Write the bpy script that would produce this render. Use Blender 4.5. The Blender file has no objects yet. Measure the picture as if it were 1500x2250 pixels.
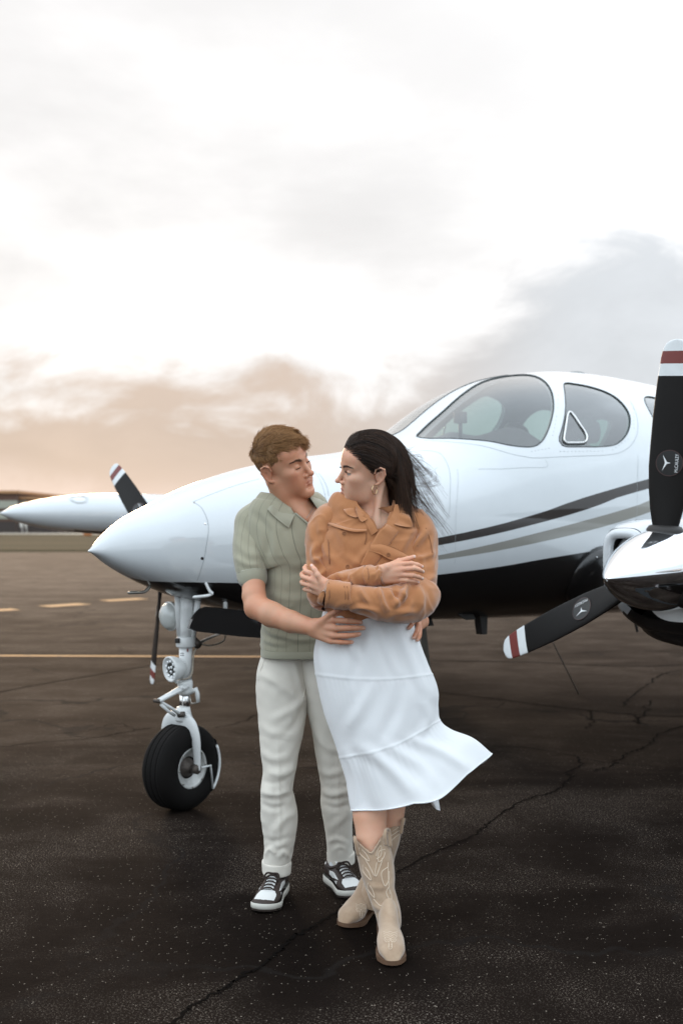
import bpy, bmesh, math, random
import numpy as np
from mathutils import Vector, Matrix, noise as mnoise
from mathutils.geometry import delaunay_2d_cdt
R = math.radians
scene = bpy.context.scene
# ------------------------------------------------------------------ camera
FPX, HC, HY = 2350.0, 1.43, 1150.0          # focal length in photo pixels, eye height, horizon row
cam_d = bpy.data.cameras.new('camera'); cam = bpy.data.objects.new('camera', cam_d)
scene.collection.objects.link(cam); scene.camera = cam
cam.location = (0, 0, HC); cam.rotation_euler = (R(90), 0, 0)
cam_d.sensor_fit = 'VERTICAL'; cam_d.sensor_height = 36.0; cam_d.lens = FPX/2250*36.0
cam_d.shift_y = 25/2250; cam_d.clip_end = 9000
cam_d.dof.use_dof = True; cam_d.dof.focus_distance = 3.85; cam_d.dof.aperture_fstop = 2.8
# ------------------------------------------------------------------ world
SUN_AZ, SUN_EL = R(-16), R(9)               # measured from +Y towards +X; the sun stands low behind the airplane
world = bpy.data.worlds.new('World'); scene.world = world; world.use_nodes = True
def build_world():
    nt = world.node_tree; N = nt.nodes; L = nt.links; N.clear()
    def nd(t, **k):
        n = N.new(t)
        for a, b in k.items(): setattr(n, a, b)
        return n
    def val(sock, v):
        if hasattr(v, 'links') or hasattr(v, 'is_output'): L.new(v, sock)
        else: sock.default_value = v
    def m(op, a, b=None, c=None, clamp=False):
        n = nd('ShaderNodeMath', operation=op, use_clamp=clamp)
        val(n.inputs[0], a)
        if b is not None: val(n.inputs[1], b)
        if c is not None: val(n.inputs[2], c)
        return n.outputs[0]
    def mix(f, a, b):
        n = nd('ShaderNodeMix', data_type='RGBA'); val(n.inputs[0], f); val(n.inputs[6], a); val(n.inputs[7], b); return n.outputs[2]
    def sm(x, a, b):
        n = nd('ShaderNodeMapRange', interpolation_type='SMOOTHSTEP'); val(n.inputs[0], x); val(n.inputs[1], a); val(n.inputs[2], b); return n.outputs[0]
    def noise(vec, scale, detail=5, rough=.55, dist=0.):
        n = nd('ShaderNodeTexNoise'); L.new(vec, n.inputs['Vector']); n.inputs['Scale'].default_value = scale
        n.inputs['Detail'].default_value = detail; n.inputs['Roughness'].default_value = rough; n.inputs['Distortion'].default_value = dist
        return n.outputs['Fac']
    tc = nd('ShaderNodeTexCoord'); sep = nd('ShaderNodeSeparateXYZ'); L.new(tc.outputs['Generated'], sep.inputs[0])
    x, y, z = sep.outputs
    az = m('ARCTAN2', x, y); el = m('MULTIPLY', m('ARCSINE', z), 180/math.pi)
    azd = m('MULTIPLY', az, 180/math.pi)
    # cloud-plane coordinates
    k = m('DIVIDE', 1.0, m('ADD', m('MAXIMUM', z, 0.0), 0.10))
    comb = nd('ShaderNodeCombineXYZ'); L.new(m('MULTIPLY', x, k), comb.inputs[0]); L.new(m('MULTIPLY', y, k), comb.inputs[1]); comb.inputs[2].default_value = 3.7
    n1 = noise(comb.outputs[0], .42, 7, .55, .3)
    n2 = noise(comb.outputs[0], 1.7, 6, .58, .2)
    dirv = nd('ShaderNodeVectorMath', operation='MULTIPLY'); L.new(tc.outputs['Generated'], dirv.inputs[0]); dirv.inputs[1].default_value = (1, 1, 1.9)
    n3 = noise(dirv.outputs[0], 7.0, 7, .6, .4)
    n4 = noise(dirv.outputs[0], 2.2, 4, .5, .3)
    # nearness to the sun's azimuth, soft
    sunv = (math.sin(SUN_AZ)*math.cos(SUN_EL), math.cos(SUN_AZ)*math.cos(SUN_EL), math.sin(SUN_EL))
    dp = nd('ShaderNodeVectorMath', operation='DOT_PRODUCT'); L.new(tc.outputs['Generated'], dp.inputs[0]); dp.inputs[1].default_value = sunv
    sd = dp.outputs['Value']
    warm = sm(sd, .25, 1.0)
    # overcast luminance: horizon 1/3 of the zenith
    lum = m('ADD', m('MULTIPLY', m('MAXIMUM', z, 0.0), SKY_ZEN*.22), SKY_ZEN*.78)
    tint_hi = mix(warm, (.875, .985, 1.085, 1), (1.01, .995, .99, 1))
    veil = m('ADD', .78, m('ADD', m('MULTIPLY', sm(n1, .40, .60), .25), m('MULTIPLY', n2, .16)))
    hi = nd('ShaderNodeVectorMath', operation='SCALE'); L.new(tint_hi, hi.inputs[0]); L.new(m('MULTIPLY', lum, m('MULTIPLY', veil, m('ADD', 1.26, m('ADD', m('MULTIPLY', warm, -.22), m('MULTIPLY', sm(sd, .62, 1.0), -.38))))), hi.inputs['Scale'])
    # the cloud bank low over the horizon
    top = m('ADD', 8.3, m('MULTIPLY', sm(azd, -2.0, 17.0), 6.6))
    edge = m('ADD', m('SUBTRACT', top, el), m('ADD', m('MULTIPLY', m('SUBTRACT', n3, .5), 13.0), m('MULTIPLY', m('SUBTRACT', n4, .5), 9.0)))
    bank = sm(edge, -1.2, 2.4)
    side = sm(azd, -4., 13.)
    bank_c = mix(side, (.530, .425, .357, 1), (.565, .585, .612, 1))
    bank_c = mix(m('SUBTRACT', 1.0, warm), bank_c, (.80, .91, 1.0, 1))
    bl = nd('ShaderNodeVectorMath', operation='SCALE'); L.new(bank_c, bl.inputs[0]); L.new(m('ADD', .80, m('MULTIPLY', n3, .42)), bl.inputs['Scale'])
    # glow strip under the bank
    glow = m('MULTIPLY', m('MULTIPLY', sm(m('ADD', el, m('MULTIPLY', n3, 5.0)), 6.2, 3.6), sm(azd, 2., -12.)), .8)
    low = mix(glow, bl.outputs[0], (.77, .64, .575, 1))
    cloud = mix(m('MULTIPLY', bank, .93), hi.outputs[0], low)
    sky = nd('ShaderNodeTexSky', sky_type='NISHITA', sun_disc=False)
    sky.sun_elevation = SUN_EL; sky.sun_rotation = SUN_AZ; sky.air_density = 1.2; sky.dust_density = 0.6
    b1 = nd('ShaderNodeBackground'); L.new(sky.outputs[0], b1.inputs[0]); b1.inputs[1].default_value = .05
    b2 = nd('ShaderNodeBackground'); L.new(cloud, b2.inputs[0]); b2.inputs[1].default_value = 1.0
    ms = nd('ShaderNodeMixShader'); ms.inputs[0].default_value = .96
    L.new(b1.outputs[0], ms.inputs[1]); L.new(b2.outputs[0], ms.inputs[2])
    out = nd('ShaderNodeOutputWorld'); L.new(ms.outputs[0], out.inputs[0])
SKY_ZEN = 1.50
build_world()
sun_d = bpy.data.lights.new('sun', 'SUN'); sun = bpy.data.objects.new('sun', sun_d); scene.collection.objects.link(sun)
sun_d.energy = 1.3; sun_d.angle = R(12); sun_d.color = (1.0, .72, .48)
sv = Vector((math.sin(SUN_AZ)*math.cos(SUN_EL), math.cos(SUN_AZ)*math.cos(SUN_EL), math.sin(SUN_EL)))
sun.rotation_euler = sv.to_track_quat('Z', 'Y').to_euler(); sun.location = sv*50
vs = scene.view_settings; vs.view_transform = 'Standard'; vs.look = 'None'; vs.gamma = 1.0; vs.use_curve_mapping = False; vs.exposure = 0.30
try:
    scene.cycles.use_denoising = True; scene.cycles.max_bounces = 8; scene.cycles.transparent_max_bounces = 24
    scene.cycles.use_adaptive_sampling = True; scene.cycles.adaptive_threshold = 0.02
except Exception: pass
# ------------------------------------------------------------------ helpers
COL = scene.collection
rng = np.random.default_rng(7)
def P(x, y, d):                              # photo pixel + distance -> point
    return np.array([(x-750)*d/FPX, d, HC-(y-HY)*d/FPX])
def PN(a):                                   # rows of x, y, d
    a = np.asarray(a, float); return np.stack([(a[:, 0]-750)*a[:, 2]/FPX, a[:, 2], HC-(a[:, 1]-HY)*a[:, 2]/FPX], -1)
def G(x, y):                                 # pixel on the ground
    return P(x, y, HC*FPX/(y-HY))
def proj(p):
    return np.stack([750+FPX*p[..., 0]/p[..., 1], HY-FPX*(p[..., 2]-HC)/p[..., 1]], -1)
def empty(name, loc, label=None, cat=None, group=None, parent=None):
    o = bpy.data.objects.new(name, None); COL.objects.link(o); o.location = loc; o.empty_display_size = .1
    tag(o, label, cat, group)
    if parent: setpar(o, parent)
    return o
def tag(o, label=None, cat=None, group=None, kind=None):
    if label: o['label'] = label
    if cat: o['category'] = cat
    if group: o['group'] = group
    if kind: o['kind'] = kind
    return o
def wloc(o):
    v = Vector(o.location)
    return v if o.parent is None else v + wloc(o.parent)
def obj(name, vf, mat=None, parent=None, smooth=True, attrs=None, normals=None, midx=None, mats=None):
    v, f = vf[0], vf[1]
    v = np.asarray(v, float)
    org = np.zeros(3)
    par = None
    if parent is not None:
        par = parent; org = np.array(wloc(parent))
    me = bpy.data.meshes.new(name)
    if isinstance(f, np.ndarray):
        n, kk = f.shape
        me.vertices.add(len(v)); me.vertices.foreach_set('co', (v-org).astype(np.float32).ravel())
        me.loops.add(n*kk); me.loops.foreach_set('vertex_index', f.astype(np.int32).ravel())
        me.polygons.add(n); me.polygons.foreach_set('loop_start', np.arange(0, n*kk, kk, dtype=np.int32))
        me.update(calc_edges=True); me.validate()
    else:
        me.from_pydata((v-org).tolist(), [], [tuple(int(i) for i in q) for q in f]); me.update()
    for mm in (mats if mats else ([mat] if mat else [])): me.materials.append(mm)
    if midx is not None: me.polygons.foreach_set('material_index', np.asarray(midx, np.int32))
    me.polygons.foreach_set('use_smooth', np.full(len(me.polygons), smooth, bool))
    if attrs:
        for k, a in attrs.items():
            a = np.asarray(a, np.float32)
            if a.ndim == 1:
                at = me.attributes.new(k, 'FLOAT', 'POINT'); at.data.foreach_set('value', a)
            else:
                at = me.attributes.new(k, 'FLOAT_VECTOR', 'POINT'); at.data.foreach_set('vector', a.ravel())
    if normals is not None:
        me.normals_split_custom_set_from_vertices(np.asarray(normals, np.float32).tolist())
    o = bpy.data.objects.new(name, me); COL.objects.link(o)
    if par is not None: o.parent = par
    return o
def autosmooth(o, ang=35):
    me = o.data
    bm = bmesh.new(); bm.from_mesh(me)
    for e in bm.edges:
        e.smooth = not (len(e.link_faces) == 2 and e.calc_face_angle(0) > R(ang))
    bm.to_mesh(me); bm.free(); return o
class MB:
    def __init__(s): s.v = []; s.f = []; s.n = 0
    def add(s, vf, ):
        v, f = vf; v = np.asarray(v, float)
        s.v.append(v); s.f.extend([tuple(int(i)+s.n for i in q) for q in f]); s.n += len(v); return s
    @property
    def vf(s): return np.concatenate(s.v), s.f
def frames(p):
    p = np.asarray(p, float); t = np.gradient(p, axis=0); t /= np.linalg.norm(t, axis=1)[:, None]+1e-12
    ref = np.array([0, 0, 1.]) if abs(t[0][2]) < .9 else np.array([1., 0, 0])
    u = np.cross(t[0], ref); u /= np.linalg.norm(u); U = [u]
    for i in range(1, len(p)):
        u = U[-1]-t[i]*np.dot(U[-1], t[i]); u /= np.linalg.norm(u)+1e-12; U.append(u)
    U = np.array(U); return t, U, np.cross(t, U)
def tube(p, r, n=8, caps=True, flat=1.0, up=None):
    p = np.asarray(p, float); m = len(p); r = np.broadcast_to(np.asarray(r, float), (m,))
    t, U, V = frames(p)
    if up is not None:
        U = np.cross(t, np.asarray(up, float)); U /= np.linalg.norm(U, axis=1)[:, None]; V = np.cross(t, U)
    a = np.arange(n)/n*2*np.pi
    v = p[:, None]+r[:, None, None]*(np.cos(a)[None, :, None]*U[:, None]+flat*np.sin(a)[None, :, None]*V[:, None])
    v = v.reshape(-1, 3); f = []
    for i in range(m-1):
        for j in range(n):
            f.append((i*n+j, i*n+(j+1) % n, (i+1)*n+(j+1) % n, (i+1)*n+j))
    if caps:
        f.append(tuple(range(n-1, -1, -1))); f.append(tuple((m-1)*n+j for j in range(n)))
    return v, f
def smooth_path(pts, n):
    pts = np.asarray(pts, float); m = len(pts)
    t = np.linspace(0, m-1, n); i = np.clip(t.astype(int), 0, m-2); u = (t-i)[:, None]
    g = lambda k: pts[np.clip(k, 0, m-1)]
    p0, p1, p2, p3 = g(i-1), g(i), g(i+1), g(i+2)
    return .5*((2*p1)+(-p0+p2)*u+(2*p0-5*p1+4*p2-p3)*u**2+(-p0+3*p1-3*p2+p3)*u**3)
def lathe(prof, org, ax, n=24, cap0=True, cap1=True):
    """prof rows: (distance along ax, radius)"""
    org = np.asarray(org, float); ax = np.asarray(ax, float); ax /= np.linalg.norm(ax)
    ref = np.array([0, 0, 1.]) if abs(ax[2]) < .9 else np.array([1., 0, 0])
    U = np.cross(ax, ref); U /= np.linalg.norm(U); V = np.cross(ax, U); a = np.arange(n)/n*2*np.pi
    ring = np.cos(a)[:, None]*U+np.sin(a)[:, None]*V; v = []; f = []
    for d, r in prof: v.append(org+ax*d+ring*r)
    v = np.concatenate(v); m = len(prof)
    for i in range(m-1):
        for j in range(n): f.append((i*n+j, i*n+(j+1) % n, (i+1)*n+(j+1) % n, (i+1)*n+j))
    if cap0: f.append(tuple(range(n-1, -1, -1)))
    if cap1: f.append(tuple((m-1)*n+j for j in range(n)))
    return v, f
def box(c, h, ax=None, bev=0.0):
    ax = np.eye(3) if ax is None else np.asarray(ax, float)
    bm = bmesh.new(); bmesh.ops.create_cube(bm, size=2.0)
    for q in bm.verts: q.co = Vector((q.co.x*h[0], q.co.y*h[1], q.co.z*h[2]))
    if bev > 0: bmesh.ops.bevel(bm, geom=bm.edges[:], offset=bev, segments=2, affect='EDGES', profile=.6)
    v = np.array([tuple(q.co) for q in bm.verts]); f = [tuple(q.index for q in p.verts) for p in bm.faces]; bm.free()
    return np.asarray(c, float)+v@ax, f
def prism(poly, off):
    """closed plate: 3D polygon and the same polygon shifted by off"""
    a = np.asarray(poly, float); n = len(a); v = np.concatenate([a, a+np.asarray(off, float)])
    f = [tuple(range(n-1, -1, -1)), tuple(range(n, 2*n))]+[(i, (i+1) % n, n+(i+1) % n, n+i) for i in range(n)]
    return v, f
def gridf(m, n, wrap=False):
    i, j = np.meshgrid(np.arange(m-1), np.arange(n if wrap else n-1), indexing='ij'); k = (j+1) % n
    return np.stack([i*n+j, i*n+k, (i+1)*n+k, (i+1)*n+j], -1).reshape(-1, 4)
# ------------------------------------------------------------------ materials
def mat(name, col, rough=.5, metal=0., spec=.5, coat=0., coat_r=.03, noise=0., nscale=20., bump=0., bscale=200., sheen=0., sss=0., sssr=(1, .4, .2), trans=0., detail=4, col2=None, bdist=.002, alpha=None):
    m = bpy.data.materials.new(name); m.use_nodes = True; nt = m.node_tree; b = nt.nodes['Principled BSDF']; L = nt.links
    c = (*col, 1) if len(col) == 3 else col
    b.inputs['Base Color'].default_value = c; b.inputs['Roughness'].default_value = rough; b.inputs['Metallic'].default_value = metal
    b.inputs['Specular IOR Level'].default_value = spec; b.inputs['Coat Weight'].default_value = coat; b.inputs['Coat Roughness'].default_value = coat_r
    b.inputs['Sheen Weight'].default_value = sheen; b.inputs['Transmission Weight'].default_value = trans
    if sss: b.inputs['Subsurface Weight'].default_value = sss; b.inputs['Subsurface Radius'].default_value = sssr; b.inputs['Subsurface Scale'].default_value = .006
    if noise or bump:
        tc = nt.nodes.new('ShaderNodeTexCoord')
    if noise:
        n = nt.nodes.new('ShaderNodeTexNoise'); L.new(tc.outputs['Object'], n.inputs['Vector']); n.inputs['Scale'].default_value = nscale; n.inputs['Detail'].default_value = detail
        mx = nt.nodes.new('ShaderNodeMix'); mx.data_type = 'RGBA'; L.new(n.outputs['Fac'], mx.inputs[0])
        lo = [max(0, v*(1-noise)) for v in col[:3]]+[1]; hi = [min(1, v*(1+noise)) for v in col[:3]]+[1]
        if col2: lo, hi = c, (*col2, 1)
        mx.inputs[6].default_value = lo; mx.inputs[7].default_value = hi; L.new(mx.outputs[2], b.inputs['Base Color'])
    if bump:
        n = nt.nodes.new('ShaderNodeTexNoise'); L.new(tc.outputs['Object'], n.inputs['Vector']); n.inputs['Scale'].default_value = bscale; n.inputs['Detail'].default_value = 3
        bp = nt.nodes.new('ShaderNodeBump'); bp.inputs['Strength'].default_value = bump; bp.inputs['Distance'].default_value = bdist; L.new(n.outputs['Fac'], bp.inputs['Height']); L.new(bp.outputs[0], b.inputs['Normal'])
    return m
class NT:                                   # tiny node helper for the longer materials
    def __init__(s, name):
        s.m = bpy.data.materials.new(name); s.m.use_nodes = True; s.t = s.m.node_tree; s.b = s.t.nodes['Principled BSDF']; s.L = s.t.links
        s.tc = s.t.nodes.new('ShaderNodeTexCoord')
    def n(s, t, **k):
        q = s.t.nodes.new(t)
        for a, b in k.items(): setattr(q, a, b)
        return q
    def set(s, sock, v):
        if hasattr(v, 'is_output'): s.L.new(v, sock)
        else: sock.default_value = v
    def math(s, op, a, b=None, c=None):
        q = s.n('ShaderNodeMath', operation=op); s.set(q.inputs[0], a)
        if b is not None: s.set(q.inputs[1], b)
        if c is not None: s.set(q.inputs[2], c)
        return q.outputs[0]
    def mix(s, f, a, b):
        q = s.n('ShaderNodeMix', data_type='RGBA'); s.set(q.inputs[0], f); s.set(q.inputs[6], a); s.set(q.inputs[7], b); return q.outputs[2]
    def sm(s, x, a, b, lo=0., hi=1.):
        q = s.n('ShaderNodeMapRange', interpolation_type='SMOOTHSTEP'); s.set(q.inputs[0], x); s.set(q.inputs[1], a); s.set(q.inputs[2], b); q.inputs[3].default_value = lo; q.inputs[4].default_value = hi; return q.outputs[0]
    def noise(s, scale, detail=4, rough=.5, vec=None, dist=0., out='Fac'):
        q = s.n('ShaderNodeTexNoise'); s.L.new(vec if vec is not None else s.tc.outputs['Object'], q.inputs['Vector'])
        q.inputs['Scale'].default_value = scale; q.inputs['Detail'].default_value = detail; q.inputs['Roughness'].default_value = rough; q.inputs['Distortion'].default_value = dist; return q.outputs[out]
    def attr(s, name, vec=False):
        q = s.n('ShaderNodeAttribute', attribute_name=name); return q.outputs['Vector' if vec else 'Fac']
    def scale(s, vec, xyz):
        q = s.n('ShaderNodeVectorMath', operation='MULTIPLY'); s.L.new(vec, q.inputs[0]); q.inputs[1].default_value = xyz; return q.outputs[0]
    def bump(s, h, strength, dist, prev=None):
        q = s.n('ShaderNodeBump'); q.inputs['Strength'].default_value = strength; q.inputs['Distance'].default_value = dist; s.L.new(h, q.inputs['Height'])
        if prev is not None: s.L.new(prev, q.inputs['Normal'])
        return q.outputs[0]
def glass(name, tint, refl=1.0, rough=.01, ior=1.5, dust_haze=.05):
    m = bpy.data.materials.new(name); m.use_nodes = True; nt = m.node_tree; nt.nodes.clear(); L = nt.links
    tr = nt.nodes.new('ShaderNodeBsdfTransparent'); tr.inputs[0].default_value = (*tint, 1)
    gl = nt.nodes.new('ShaderNodeBsdfGlossy'); gl.inputs['Roughness'].default_value = rough; gl.inputs[0].default_value = (refl, refl, refl, 1)
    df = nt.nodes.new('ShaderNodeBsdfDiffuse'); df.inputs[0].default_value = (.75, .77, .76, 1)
    lw = nt.nodes.new('ShaderNodeLayerWeight'); lw.inputs[0].default_value = .5
    pw = nt.nodes.new('ShaderNodeMath'); pw.operation = 'POWER'; L.new(lw.outputs['Facing'], pw.inputs[0]); pw.inputs[1].default_value = 3.2
    f0 = ((ior-1)/(ior+1))**2*2.0
    ma = nt.nodes.new('ShaderNodeMath'); ma.operation = 'MULTIPLY_ADD'; L.new(pw.outputs[0], ma.inputs[0]); ma.inputs[1].default_value = 1-f0; ma.inputs[2].default_value = f0
    m0 = nt.nodes.new('ShaderNodeMixShader'); m0.inputs[0].default_value = dust_haze; L.new(tr.outputs[0], m0.inputs[1]); L.new(df.outputs[0], m0.inputs[2])  # thin dust film, doubling as painted haze that lightens the dark glass
    mx = nt.nodes.new('ShaderNodeMixShader'); L.new(ma.outputs[0], mx.inputs[0]); L.new(m0.outputs[0], mx.inputs[1]); L.new(gl.outputs[0], mx.inputs[2])
    o = nt.nodes.new('ShaderNodeOutputMaterial'); L.new(mx.outputs[0], o.inputs[0]); return m
# ================================================================== ground, grass, far buildings
def asphalt():
    k = NT('asphalt'); k.L.new
    geo = k.n('ShaderNodeNewGeometry'); pos = geo.outputs['Position']; sp = k.n('ShaderNodeSeparateXYZ'); k.L.new(pos, sp.inputs[0])
    x, y, z = sp.outputs
    big = k.noise(.35, 5, .55, pos, .6); mid = k.noise(1.6, 6, .6, pos, .4); fine = k.noise(28., 6, .65, pos); grit = k.noise(150., 3, .65, pos)
    streak = k.noise(1.0, 6, .6, k.scale(pos, (.35, 1.5, 1)), .5)
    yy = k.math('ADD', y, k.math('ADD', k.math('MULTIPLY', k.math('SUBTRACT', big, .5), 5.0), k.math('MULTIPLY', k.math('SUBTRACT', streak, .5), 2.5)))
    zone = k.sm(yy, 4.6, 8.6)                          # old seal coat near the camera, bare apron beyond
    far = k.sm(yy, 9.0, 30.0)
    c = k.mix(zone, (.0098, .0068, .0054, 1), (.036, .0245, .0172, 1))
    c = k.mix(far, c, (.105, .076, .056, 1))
    var = k.math('ADD', -.15, k.math('ADD', k.math('MULTIPLY', mid, 1.25), k.math('MULTIPLY', streak, 1.05)))
    sc = k.n('ShaderNodeVectorMath', operation='SCALE'); k.L.new(c, sc.inputs[0]); k.L.new(var, sc.inputs['Scale']); c = sc.outputs[0]
    # wear: pale grit shows through in patches
    wear = k.math('MULTIPLY', k.sm(k.math('ADD', k.math('MULTIPLY', mid, .6), k.math('MULTIPLY', streak, .5)), .47, .70), k.sm(grit, .54, .64))
    c = k.mix(k.math('MULTIPLY', wear, .80), c, (.19, .155, .125, 1))
    vor = k.n('ShaderNodeTexVoronoi'); k.L.new(pos, vor.inputs['Vector']); vor.inputs['Scale'].default_value = 85.
    spk = k.math('MULTIPLY', k.math('LESS_THAN', vor.outputs['Distance'], .20), k.math('GREATER_THAN', k.noise(55., 2, .5, pos), .60))
    c = k.mix(k.math('MULTIPLY', spk, .75), c, (.32, .27, .22, 1))
    # hairline cracking
    vc = k.n('ShaderNodeTexVoronoi', feature='DISTANCE_TO_EDGE'); wv = k.n('ShaderNodeVectorMath', operation='ADD'); k.L.new(pos, wv.inputs[0])
    ns = k.n('ShaderNodeTexNoise'); k.L.new(pos, ns.inputs['Vector']); ns.inputs['Scale'].default_value = 1.6; ns.inputs['Detail'].default_value = 6
    k.L.new(k.scale(ns.outputs['Color'], (1.3, 1.3, 0)), wv.inputs[1]); k.L.new(wv.outputs[0], vc.inputs['Vector']); vc.inputs['Scale'].default_value = .42
    ck = k.math('MULTIPLY', k.sm(vc.outputs['Distance'], .012, .002), k.sm(big, .44, .56))
    c = k.mix(k.math('MULTIPLY', ck, .75), c, (.012, .010, .009, 1))
    k.L.new(c, k.b.inputs['Base Color'])
    k.L.new(k.math('ADD', .80, k.math('MULTIPLY', fine, .18)), k.b.inputs['Roughness']); k.b.inputs['Specular IOR Level'].default_value = .02
    h = k.math('ADD', k.math('MULTIPLY', grit, .6), k.math('MULTIPLY', fine, .5))
    k.L.new(k.bump(h, .5, .006), k.b.inputs['Normal']); return k.m
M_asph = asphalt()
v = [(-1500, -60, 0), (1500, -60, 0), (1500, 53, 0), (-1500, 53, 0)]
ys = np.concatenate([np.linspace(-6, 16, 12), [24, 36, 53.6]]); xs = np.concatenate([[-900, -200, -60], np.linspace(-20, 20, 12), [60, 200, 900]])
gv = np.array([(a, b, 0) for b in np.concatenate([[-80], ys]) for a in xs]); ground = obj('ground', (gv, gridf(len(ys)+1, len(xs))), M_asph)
tag(ground, 'dark cracked asphalt apron under the airplane and the couple', None, None, 'structure')
k = NT('turf'); geo = k.n('ShaderNodeNewGeometry'); ps = geo.outputs['Position']
t1 = k.noise(.12, 5, .6, k.scale(ps, (.25, 1, 1))); t2 = k.noise(2.5, 5, .6, ps)
c = k.mix(k.sm(t1, .40, .62), (.040, .031, .013, 1), (.070, .048, .024, 1)); c = k.mix(k.sm(t2, .3, .75), c, (.028, .027, .011, 1))
k.L.new(c, k.b.inputs['Base Color']); k.b.inputs['Roughness'].default_value = 1.; k.b.inputs['Specular IOR Level'].default_value = .1
gx = np.concatenate([[-900, -300], np.linspace(-100, 100, 21), [300, 900]]); gy = np.array([53.6, 53.9, 60, 80, 110, 135.])
fv = np.array([(a, b+ (a*.012 if 53 < b < 54 else 0), .02+.1*mnoise.noise(Vector((a*.05, b*.07, 0))) if b > 54 else -.03 if b < 53.8 else .05) for b in gy for a in gx])
tag(obj('grass_field', (fv, gridf(len(gy), len(gx))), k.m), 'strip of dry brown and green grass beyond the apron', None, None, 'structure')
M_conc = mat('pale_concrete', (.30, .255, .20), .9, noise=.15, nscale=.3)
tv = np.array([(a, b, .03) for b in (134, 160) for a in (-900, -100, 0, 100, 900)]); tag(obj('taxiway', (tv, gridf(2, 5)), M_conc), 'pale taxiway beyond the grass', None, None, 'structure')
lv = np.array([(a, b, .0) for b in (159, 400, 3500) for a in (-3500, -100, 0, 100, 3500)]); tag(obj('far_ground', (lv, gridf(3, 5)), mat('far_turf', (.07, .06, .035), 1., noise=.3, nscale=.02)), 'brown far ground reaching the horizon', None, None, 'structure')
# painted markings, 4 mm sheets
M_yel = NT('yellow_line_paint'); q = M_yel.noise(9., 5, .65); M_yel.L.new(M_yel.mix(M_yel.sm(q, .52, .70), (.36, .19, .065, 1), (.14, .095, .062, 1)), M_yel.b.inputs['Base Color']); M_yel.b.inputs['Roughness'].default_value = .8; M_yel = M_yel.m
def strip(name, pts, w, m, z=.004, parent=ground, jag=0., label=None):
    p = np.asarray(pts, float)[:, :2]; t = np.gradient(p, axis=0); t /= np.linalg.norm(t, axis=1)[:, None]; n = np.stack([-t[:, 1], t[:, 0]], -1)
    w = np.broadcast_to(np.asarray(w, float), (len(p),))[:, None]
    a = p+n*w/2*(1+jag*rng.uniform(-1, 1, (len(p), 1))); b = p-n*w/2*(1+jag*rng.uniform(-1, 1, (len(p), 1)))
    v = np.concatenate([np.c_[a, np.full(len(p), z)], np.c_[b, np.full(len(p), z)]]); m_ = len(p)
    f = [(i, i+m_, i+1+m_, i+1) for i in range(m_-1)]
    o = obj(name, (v, f), m, parent, smooth=False)
    if label: o['label'] = label
    return o
a, b = G(-60, 1441), G(690, 1444); strip('yellow_line', [a+(b-a)*t for t in np.linspace(-1.5, 1.0, 30)], .13, M_yel)
for (x0, y0, x1, y1) in ((-60, 1344, 36, 1339), (98, 1333, 186, 1327), (230, 1320.5, 314, 1315.5)):
    a, b = G(x0, y0), G(x1, y1); strip('yellow_dash', [a+(b-a)*t for t in np.linspace(0, 1, 6)], .42, M_yel)
M_crack = mat('crack_tar', (.0045, .0036, .0032), .95, spec=.02, noise=.4, nscale=30)
def crack(px, w, jit=1.0, seg=26):
    g = np.array([G(x, y) for x, y in px]); p = smooth_path(g, seg*(len(px)-1))
    st = np.linalg.norm(np.diff(p, axis=0), axis=1).mean(); w_ = w*(.35+rng.random(len(p))*1.1)
    nz = rng.normal(0, 1, (len(p), 2)); nz = (nz+np.roll(nz, 1, 0)+np.roll(nz, -1, 0))/3
    p[:, :2] += nz*jit*np.minimum(st*1.2, .02); w_ = np.convolve(np.pad(w_, 3, mode='edge'), np.ones(7)/7, 'valid'); strip('crack', p, w_*.62, M_crack, .003, jag=.3)
crack([(-40, 1530), (60, 1509), (170, 1490), (337, 1462), (430, 1452)], .030, .25)
crack([(-20, 1645), (90, 1631), (200, 1622), (300, 1604), (330, 1601)], .016)
crack([(300, 1603), (250, 1590), (190, 1607), (120, 1612)], .010)
crack([(470, 1600), (520, 1590), (575, 1566), (640, 1548)], .014); crack([(500, 1606), (560, 1618)], .010)
crack([(960, 1521), (1080, 1535), (1200, 1551), (1290, 1561), (1400, 1571), (1520, 1575)], .030, .4)
crack([(1290, 1561), (1300, 1580), (1284, 1602)], .022); crack([(1395, 1572), (1400, 1590), (1420, 1555), (1430, 1540)], .022)
crack([(1520, 1590), (1450, 1612), (1420, 1640), (1380, 1655), (1345, 1680), (1300, 1695)], .022)
crack([(1262, 1660), (1275, 1680), (1245, 1700), (1255, 1708), (1220, 1738), (1150, 1760), (1085, 1800), (1050, 1830), (1000, 1855), (945, 1878), (880, 1915), (820, 1950), (745, 2000), (690, 2035), (640, 2065), (590, 2110), (530, 2150), (470, 2185), (400, 2230), (330, 2290)], .022, 1.0)
crack([(1080, 1640), (1160, 1644), (1262, 1662), (1330, 1676), (1500, 1690)], .012, .5)
crack([(1520, 1470), (1465, 1478), (1440, 1490), (1415, 1510), (1380, 1535), (1370, 1552)], .022)
crack([(970, 1430), (1100, 1432), (1240, 1436), (1400, 1428), (1520, 1440)], .028, .3); crack([(950, 1452), (1150, 1455), (1350, 1464), (1500, 1462)], .045, .3)
M_stain = mat('tyre_smear', (.014, .011, .010), .9, noise=.3, nscale=14)
def brick_bands(): pass
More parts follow.
